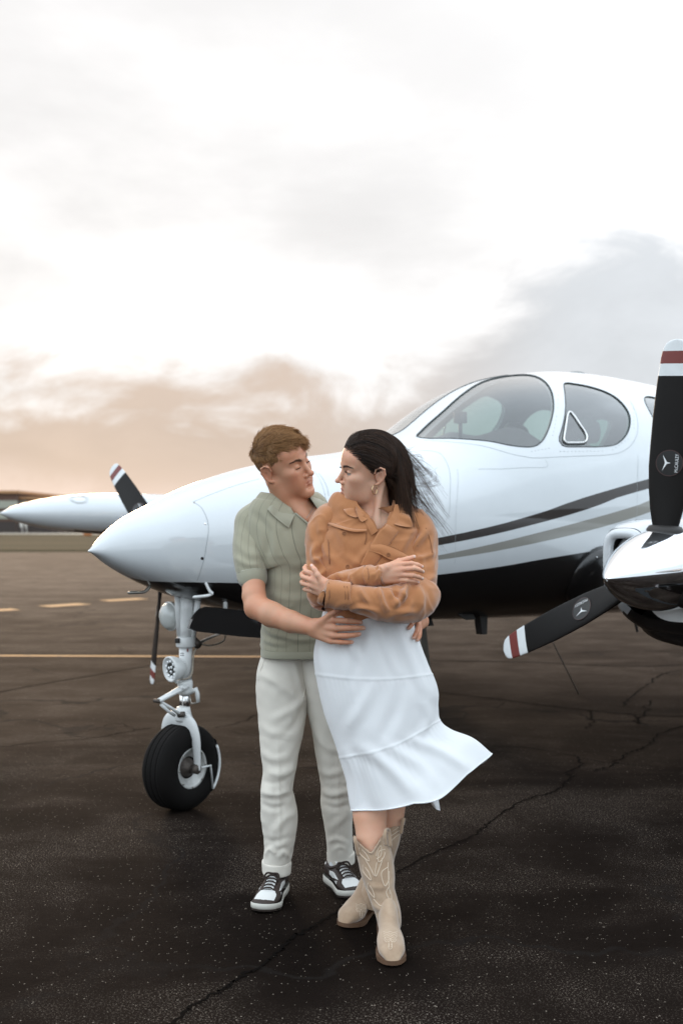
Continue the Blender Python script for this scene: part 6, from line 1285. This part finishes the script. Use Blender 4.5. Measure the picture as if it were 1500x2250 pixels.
sR, vR, fR = sleeve([(738, 1126, 3.875, 22, .055), (722, 1138, 3.87, 31, .066), (709, 1165, 3.865, 33, .070), (704, 1205, 3.85, 31.5, .068), (703, 1245, 3.835, 30, .064), (703, 1285, 3.82, 29, .062), (705, 1312, 3.81, 27, .058), (711, 1328, 3.805, 20, .045), (714, 1335, 3.80, 8, .02)],
    [([(700, 1190), (690, 1220), (715, 1250)], .008, 8), ([(690, 1150), (700, 1200), (712, 1235)], -.006, 8), ([(722, 1200), (705, 1225), (690, 1235)], .006, 7), ([(730, 1240), (705, 1262), (690, 1270)], .007, 7), ([(685, 1300), (705, 1312), (725, 1310)], .006, 6)], 'sleeve', 61)
sL, vL, fL = sleeve([(895, 1134, 3.875, 22, .055), (908, 1146, 3.87, 32, .066), (920, 1172, 3.862, 37, .072), (922, 1210, 3.845, 37.5, .074), (921, 1248, 3.82, 39, .076), (916, 1285, 3.79, 42, .078), (908, 1318, 3.765, 38, .07), (902, 1340, 3.75, 28, .05), (900, 1350, 3.745, 10, .02)],
    [([(935, 1165), (915, 1195), (895, 1225)], .010, 9), ([(952, 1215), (930, 1225), (905, 1228)], .006, 7), ([(955, 1265), (935, 1280), (915, 1300)], .010, 9), ([(945, 1185), (948, 1230), (950, 1260)], .004, 7), ([(930, 1290), (945, 1300), (940, 1330)], .008, 9), ([(920, 1170), (905, 1190), (900, 1215)], -.007, 7)], 'sleeve', 71)
# forearm sleeves, crossed
fR_, v1, f1 = sleeve([(690, 1312, 3.80, 16, .03), (704, 1306, 3.775, 26, .052), (728, 1293, 3.735, 26, .052), (758, 1279, 3.70, 25, .050), (786, 1270, 3.682, 23.5, .045), (806, 1266, 3.674, 23, .043)],
    [([(700, 1285), (730, 1270), (750, 1262)], .009, 7), ([(712, 1298), (740, 1285), (760, 1272)], -.007, 6), ([(735, 1300), (750, 1280), (745, 1262)], .006, 6), ([(770, 1262), (775, 1280), (780, 1292)], .006, 5)], 'sleeve', 81)
cu, vcu, fcu = sleeve([(800, 1269, 3.676, 20, .040), (804, 1268, 3.675, 24.5, .046), (815, 1267, 3.672, 25, .046), (828, 1265.5, 3.669, 24, .045), (836, 1264.5, 3.668, 23.5, .044), (836.5, 1264.5, 3.668, 20, .038)], [([(825, 1280), (832, 1262), (830, 1248)], .004, 5)], 'sleeve_cuff', 85, 40, 72)
fL_, v2, f2 = sleeve([(936, 1296, 3.79, 20, .04), (928, 1308, 3.755, 40, .066), (908, 1320, 3.715, 45, .072), (875, 1327, 3.675, 43, .068), (840, 1326, 3.655, 39, .062), (805, 1320, 3.645, 34, .054), (775, 1314, 3.642, 29.5, .047), (764, 1312, 3.642, 28, .045)],
    [([(832, 1292), (838, 1315), (850, 1345)], .010, 7), ([(862, 1290), (875, 1310), (880, 1325)], -.011, 6), ([(895, 1282), (885, 1305), (868, 1330)], .012, 8), ([(915, 1290), (925, 1315), (920, 1345)], .009, 9), ([(790, 1295), (800, 1312), (815, 1335)], .007, 7), ([(770, 1340), (800, 1335), (830, 1345)], .007, 6), ([(845, 1360), (880, 1345), (915, 1345)], .006, 7), ([(905, 1300), (890, 1330), (860, 1355)], -.006, 8)], 'sleeve', 91, 140, 100)
cl, vcl, fcl = sleeve([(768, 1312, 3.642, 26, .043), (765, 1312, 3.642, 31, .049), (748, 1309.5, 3.642, 31.5, .049), (730, 1306.5, 3.644, 31, .048), (719, 1304.5, 3.646, 31, .047), (718.5, 1304.5, 3.646, 27, .040)], [], 'sleeve_cuff', 95, 44, 80, 2.3)
hit_f = Hit(*joinm([(v1, f1), (v2, f2), (vcu, fcu), (vcl, fcl), (V, F), (vR, fR), (vL, fL)]))
dj = lambda x, y, o=-.004: P(x, y, hit_j.d(x, y, 3.78)+o)
# collar flaps and stand
def flap(inner, outer, nm='collar', th=.005, bu=.006, n=30, m=9):
    v, f = patch(inner, outer, n, m, th, bu); return obj(nm, (v, f), M_jk, jk, True, {'u': np.linspace(0, .1, len(v))})
flap([P(783, 1097, 3.83), P(786, 1110, 3.805), P(794, 1120, 3.79), P(806, 1129, 3.78)], [P(752, 1112, 3.83), dj(756, 1122, -.012), dj(766, 1132, -.012), dj(781, 1137, -.012)], bu=.008)
flap([P(783, 1096, 3.83), P(788, 1110, 3.795), P(800, 1122, 3.775), P(812, 1133, 3.765)], [dj(781, 1120, -.016), dj(787, 1137, -.014), dj(795, 1146, -.012), dj(806, 1141, -.010)], bu=.004)
flap([P(863, 1098, 3.845), P(858, 1118, 3.80), P(853, 1133, 3.778), P(848, 1147, 3.77)], [P(890, 1112, 3.86), dj(900, 1135, -.012), dj(906, 1158, -.014), dj(880, 1156, -.012)], bu=.010)
# front edges of the placket
flap([dj(806, 1128, -.007), dj(813, 1138, -.007), dj(822, 1150, -.007), dj(830, 1166, -.007)], [dj(797, 1134, -.004), dj(802, 1147, -.004), dj(808, 1160, -.004), dj(816, 1176, -.004)], 'placket', .004, .002)
flap([P(853, 1142, 3.778), dj(844, 1157, -.014), dj(831, 1169, -.015), dj(817, 1193, -.014), dj(803, 1216, -.013), dj(791, 1242, -.012)], [dj(884, 1156, -.003), dj(872, 1174, -.003), dj(860, 1190, -.003), dj(845, 1212, -.003), dj(832, 1232, -.003), dj(820, 1250, -.003)], 'placket', .004, .004)
# chest pockets with flaps, buttons, seams
flap([dj(717, 1147, -.007), dj(735, 1150, -.008), dj(770, 1160, -.009), dj(805, 1163, -.009)], [dj(718, 1151, -.010), dj(738, 1158, -.014), dj(775, 1168, -.016), dj(804, 1168, -.012)], 'pocket_flap', .004, .004)
flap([dj(815, 1190, -.010), dj(845, 1196, -.010), dj(870, 1205, -.010), dj(900, 1222, -.010)], [dj(811, 1210, -.012), dj(835, 1218, -.014), dj(860, 1230, -.014), dj(893, 1228, -.012)], 'pocket_flap', .004, .006)
def seam(px, hit=hit_f, m=None, r=.0018, off=-.001): obj('seam', tube(smooth_path(on(hit, px, off, 3.8), 8*len(px)), r, 6), m or M_stitch, jk)
hR, hL2, hF2, hC1, hC2 = Hit(vR, fR), Hit(vL, fL), Hit(v2, f2), Hit(vcl, fcl), Hit(vcu, fcu)
seam([(719, 1158), (721, 1190), (723, 1220), (724, 1240)], hit_j); seam([(805, 1170), (804, 1185), (801, 1196)], hit_j); seam([(815, 1214), (808, 1228)], hit_j)
seam([(935, 1160), (944, 1185), (950, 1215)], hL2); seam([(900, 1150), (912, 1172), (917, 1200)], hL2); seam([(762, 1288), (765, 1312), (761, 1336)], hC1); seam([(756, 1287), (759, 1311), (755, 1335)], hC1); seam([(722, 1280), (724, 1304), (721, 1328)], hC1); seam([(807, 1248), (810, 1266), (806, 1284)], hC2)
for (x, y) in ((756, 1171.5), (763.5, 1245), (853, 1219)): c = dj(x, y, -.010 if y < 1240 and x < 800 else -.016); obj('button', lathe([(0, .0072), (.0022, .0074), (.003, .006), (.0018, .0045), (.0018, .0005)], c, (0, -1, 0), 18), M_stitch, jk)
# hem of the jacket
v, f, u_, t_ = garment([(822, 1343, 3.855, 90, .118), (822, 1346, 3.855, 91, .120), (821, 1354, 3.855, 87, .116), (821, 1356, 3.855, 83, .110)], 14, 110, 2.35); obj('hem_band', (v, f), M_jk, jk, True, {'u': u_})
# ---- skirt
M_skirt = cloth_mat('white_cotton_gauze', (.925, .935, .94), 1100., .10, .02, .9, .2, trans=.16, wr=.03)
Lp = np.array([(718, 1322), (701, 1385), (690, 1441), (697, 1499), (711.5, 1565), (732, 1623), (747, 1669), (761, 1714), (767, 1755), (771, 1778)], float); Rp = np.array([(905, 1332), (917, 1396), (938, 1452), (955, 1491), (963, 1522), (962, 1552), (966, 1585), (990, 1607), (1036, 1628), (1074, 1662)], float)
ns, ma = 170, 200; tL = smooth_path(Lp, ns); tR = smooth_path(Rp, ns); T_ = np.linspace(0, 1, ns); hdp = np.interp(T_, [0, .12, .4, .7, 1], [.112, .125, .150, .170, .205]); dcs = np.interp(T_, [0, .5, 1], [3.862, 3.86, 3.85]); bul = np.interp(T_, [0, .3, .55, .7, .85, 1], [8, 12, 12, 20, 34, 40])
a = np.arange(ma)/ma*2*np.pi; uu = (1-np.cos(a))/2; sn = np.sin(a); V = np.zeros((ns, ma, 3))
for i in range(ns):
    t = T_[i]; x = tL[i, 0]+(tR[i, 0]-tL[i, 0])*uu; y = tL[i, 1]+(tR[i, 1]-tL[i, 1])*uu+bul[i]*np.sin(np.pi*uu)**.9*np.where(sn < 0, 1., 1-.55*t) + (0 if t < .6 else (t-.6)/.4*14*np.sin(np.pi*np.clip((uu-.45)/.4, 0, 1))*(sn < 0))
    d = dcs[i]+hdp[i]*cpow(sn, .9)+.10*t**2*uu**2
    V[i] = PN(np.stack([x, y, d], -1))
V = V.reshape(-1, 3); F = orient_out(V, gridf(ns, ma, True)); N = vnormals(V, F); tt = np.repeat(T_, ma); ang = np.tile(a, ns)
wv = .0055*np.sin(ang*11+2.5*np.sin(tt*2.2)+.8*np.sin(ang*2))*np.clip(1-tt*2.4, 0, 1)+.010*np.sin(ang*5+1.2+2.4*tt+.8*np.sin(ang*2+1))*np.clip((tt-.25)/.75, 0, 1)**1.2+.005*np.sin(ang*9+.5+4*tt)*np.clip((tt-.62)/.3, 0, 1)
tier = lambda t0: np.exp(-((tt-t0)/.006)**2)
V = V+N*(wv+.0022*tier(.30)+.0022*tier(.655))[:, None]
gath = (np.clip((tt-.655)/.02, 0, 1)*np.exp(-np.clip(tt-.655, 0, 1)/.10)+.6*np.clip((tt-.30)/.02, 0, 1)*np.exp(-np.clip(tt-.30, 0, 1)/.07)); N = vnormals(V, F); V = V+N*(.0016*gath*np.sin(ang*46+3*np.sin(ang*7)))[:, None]
sks = [([(835, 1375), (850, 1430), (870, 1480)], .007, 8), ([(800, 1370), (790, 1430), (775, 1500)], -.005, 10), ([(870, 1375), (900, 1440), (930, 1520)], .006, 9), ([(760, 1380), (770, 1420), (790, 1450)], .005, 8), ([(820, 1500), (790, 1560), (765, 1600)], .006, 12), ([(880, 1500), (870, 1560), (840, 1620)], -.006, 12), ([(790, 1640), (850, 1680), (900, 1740)], .008, 12), ([(850, 1640), (920, 1680), (960, 1730)], .008, 12), ([(900, 1625), (970, 1650), (1030, 1690)], .007, 10), ([(760, 1650), (780, 1700), (785, 1770)], .006, 9), ([(930, 1540), (940, 1580), (920, 1620)], .006, 9)]
V = fold(V, vnormals(V, F), sks)
sk = obj('skirt', (V, F), M_skirt, wom, True); sk['label'] = 'white tiered midi skirt blown to one side'
hemv = V.reshape(ns, ma, 3)[-1]; obj('hem', tube(np.concatenate([hemv, hemv[:1]]), .0026, 6, False), M_skirt, sk)
hit_k = Hit(V, F)
v, f = patch([P(940, 1752, 3.80), P(950, 1756, 3.79), P(962, 1752, 3.80)], [P(948, 1768, 3.80), P(958, 1778, 3.785), P(967, 1781, 3.80)], 14, 10, .003, .008); obj('skirt_flap', (v, f), M_skirt, sk)
# ---- boots
k = NT('tan_suede'); n1 = k.noise(14., 5, .6); n2 = k.noise(160., 3, .6); c = k.mix(k.sm(n1, .3, .72), (.335, .225, .142, 1), (.46, .335, .232, 1)); c = k.mix(k.math('MULTIPLY', n2, .25), c, (.25, .16, .10, 1)); k.L.new(c, k.b.inputs['Base Color']); k.b.inputs['Roughness'].default_value = .92; k.b.inputs['Sheen Weight'].default_value = .5; k.L.new(k.bump(n2, .25, .0015), k.b.inputs['Normal']); M_su = k.m
M_bs = mat('stacked_leather_sole', (.12, .065, .036), .55, noise=.2, nscale=40); M_bst = mat('pale_boot_stitching', (.62, .50, .38), .8)
def boot(shaft, toe, heel, label, vcut, straps, name_hit, mirror):
    bo_v, bo_f, u, t = garment(shaft, 120, 90, 2.15); n_ = vnormals(bo_v, bo_f); bo_v = fold(bo_v, n_, straps['folds']); bo_v += n_*(.0012*npn(bo_v, 30, 3))[:, None]
    bv, bf = cut_poly(bo_v, bo_f, vcut, np.ones(len(bo_v), bool))
    sh_ = obj('boot', (bv, bf), M_su, wom, True); sh_['label'] = label; ht_ = Hit(bo_v, bo_f)
    toe = np.array([toe[0], toe[1], 0.]); heel = np.array([heel[0], heel[1], 0.]); ax = toe-heel; Ls = np.linalg.norm(ax); ax /= Ls; sd = np.cross(UP, ax); W2 = lambda q: heel+q[..., :1]*ax+q[..., 1:2]*sd+q[..., 2:3]*UP
    x = 1-(1-np.linspace(0, 1, 70))**1.35; hw = pch(x, np.array([0, .04, .15, .32, .5, .66, .8, .92, .975, 1.]), np.array([.006, .024, .032, .033, .036, .045, .044, .031, .018, .0006])); ht = pch(x, np.array([0, .05, .2, .34, .46, .6, .75, .9, 1.]), np.array([.14, .155, .165, .15, .118, .092, .075, .058, .019])); z0 = np.interp(x, [0, .25, .5, .7, 1], [.036, .034, .016, .009, .016]); m = 64; a = np.arange(m)/m*2*np.pi; V = []
    for i in range(70):
        cc_ = cpow(np.cos(a), .85); ss = cpow(np.sin(a), .85); wz = hw[i]*np.where(ss > 0, 1-.30*np.clip(ss, 0, 1)**2, 1); V.append(np.stack([np.full(m, x[i]*Ls), wz*cc_, z0[i]+(ht[i]-z0[i])*(ss*.5+.5)], -1))
    fv = W2(np.concatenate(V)); ff = gridf(70, m, True); ft = obj('foot', (fv, orient_out(fv, ff)), M_su, sh_); hf = Hit(fv, ff)
    ol = np.concatenate([np.stack([x*Ls, hw+.004, 0*x], -1), np.stack([x[::-1]*Ls, -(hw+.004)[::-1], 0*x], -1)]); zz = np.concatenate([z0, z0[::-1]]); n = len(ol); top = ol.copy(); top[:, 2] = zz+.007; bt = ol.copy(); bt[:, 2] = np.maximum(zz-.007, .001); v = np.concatenate([top, bt]); f = [tuple(q) for q in gridf(2, n, True)]+[tuple(range(n)), tuple(range(2*n-1, n-1, -1))]; obj('sole', (W2(v), f), M_bs, sh_, False)
    hb_ = [];
    for z, s_ in ((.001, .86), (.030, 1.0)): hb_.append(W2(np.stack([(.115+.115*s_*np.cos(a))*Ls, .033*s_*np.sin(a), np.full(m, z)], -1)))
    hb_ = np.concatenate(hb_); obj('heel', (hb_, [tuple(q) for q in gridf(2, m, True)]+[tuple(range(m))]), M_bs, sh_)
    for p in straps['pull']: obj('pull_strap', tube(smooth_path(PN(np.array(p, float)), 18), .0062, 8, True, .35, (0, 1, 0)), M_su, sh_)
    for e in straps['edge']: obj('top_binding', tube(smooth_path(on(ht_, e, -.001, 3.7), 30), .0035, 6), M_su, sh_)
    for s_ in straps['stitch']: obj('stitching', tube(smooth_path(on(ht_, s_, -.0008, 3.7), 8*len(s_)), .0016, 5), M_bst, sh_)
    for s_ in straps['toe']: obj('stitching', tube(smooth_path(on(hf, s_, -.0006, 3.6), 8*len(s_)), .0010, 5), M_bst, sh_)
    return sh_
def toe_st(cx, cy, s, sk):
    out = []
    for i in range(4): out.append([(cx+(-16+sk*0)*s, cy+(-14+i*4)*s), (cx-8*s, cy+(-11+i*4)*s), (cx, cy+(-14+i*4)*s), (cx+8*s, cy+(-11+i*4)*s), (cx+16*s, cy+(-14+i*4)*s)])
    for sg in (1, -1): out.append([(cx+sg*14*s, cy-2*s), (cx+sg*8*s, cy+6*s), (cx, cy+2*s), (cx+sg*4*s, cy+14*s), (cx+sg*2*s, cy+22*s)]); out.append([(cx+sg*15*s, cy+2*s), (cx+sg*10*s, cy+10*s), (cx+sg*2*s, cy+8*s)])
    out.append([(cx-2*s, cy+14*s), (cx-4*s, cy+22*s), (cx, cy+28*s), (cx+4*s, cy+22*s), (cx+2*s, cy+14*s)]); return out
def leaf(x, y, dx, dy, w): return [(x, y), (x+dx*.3-dy*w, y+dy*.3+dx*w), (x+dx*.7-dy*w*.7, y+dy*.7+dx*w*.7), (x+dx, y+dy), (x+dx*.6+dy*w*.5, y+dy*.6-dx*w*.5), (x+dx*.2+dy*w*.3, y+dy*.2-dx*w*.3)]
b_front = dict(folds=[([(815, 1985), (845, 2000), (872, 1990)], .005, 6), ([(805, 1945), (835, 1950), (862, 1940)], .003, 6), ([(822, 2005), (850, 2015), (878, 2005)], -.004, 5)], pull=[[(848, 1858, 3.665), (845, 1838, 3.662), (848, 1824, 3.672), (854, 1826, 3.70), (858, 1862, 3.70)], [(787, 1880, 3.70), (781, 1850, 3.695), (778, 1839, 3.72), (780, 1850, 3.75)]],
    edge=[[(781, 1846), (795, 1860), (806, 1870), (815, 1875), (822, 1868), (834, 1848), (843, 1832)]], stitch=[leaf(789, 1862, 22, 30, .18), leaf(797, 1900, 18, 34, .16), leaf(808, 1940, 14, 32, .16), leaf(846, 1866, -14, 28, .3), leaf(852, 1905, -6, 42, .28), [(852, 1895), (853, 1930), (856, 1965)], leaf(853, 1950, 6, 32, .2), [(828, 1895), (824, 1915), (826, 1925), (836, 1900), (840, 1885)], [(800, 1885), (812, 1905), (822, 1925)], leaf(826, 1888, 10, -30, .22), [(820, 1975), (835, 1990), (848, 1985), (862, 1992)]], toe=toe_st(857, 2060, .95, 0))
boot([(815, 1836, 3.75, 37, .060), (818, 1862, 3.742, 38.5, .060), (826, 1895, 3.725, 38, .058), (832, 1925, 3.71, 35.5, .055), (836, 1955, 3.695, 31, .050), (844, 1980, 3.685, 29, .047), (852, 2005, 3.678, 28, .047), (855, 2025, 3.675, 27, .046), (856, 2036, 3.675, 25, .043)], G(863, 2128), G(848, 2048), 'tan suede cowboy boot stepping forward in front of the other boot', [(779, 1838), (796, 1858), (815, 1873), (833, 1847), (846, 1826), (846, 1800), (770, 1800)], b_front, None, 1)
b_back = dict(folds=[([(800, 1960), (812, 1975), (820, 1985)], .004, 6)], pull=[[(880, 1832, 3.83), (884, 1808, 3.83), (887, 1799, 3.84), (884, 1812, 3.87)]], edge=[[(852, 1822), (865, 1815), (880, 1803)]], stitch=[[(856, 1838), (872, 1828), (880, 1822)], [(858, 1848), (870, 1838), (877, 1832)], [(860, 1828), (874, 1818), (881, 1812)]], toe=toe_st(793, 1996, .75, 0))
boot([(852, 1804, 3.885, 35, .062), (848, 1840, 3.885, 31, .058), (841, 1875, 3.885, 27.5, .054), (833, 1910, 3.88, 27, .050), (824, 1945, 3.875, 27, .048), (814, 1970, 3.87, 25, .046), (808, 1990, 3.868, 25, .045)], G(752, 2042), G(828, 1999), 'tan suede cowboy boot crossed behind the front boot', [(840, 1826), (852, 1821), (868, 1814), (886, 1797), (886, 1780), (840, 1780)], b_back, None, -1)
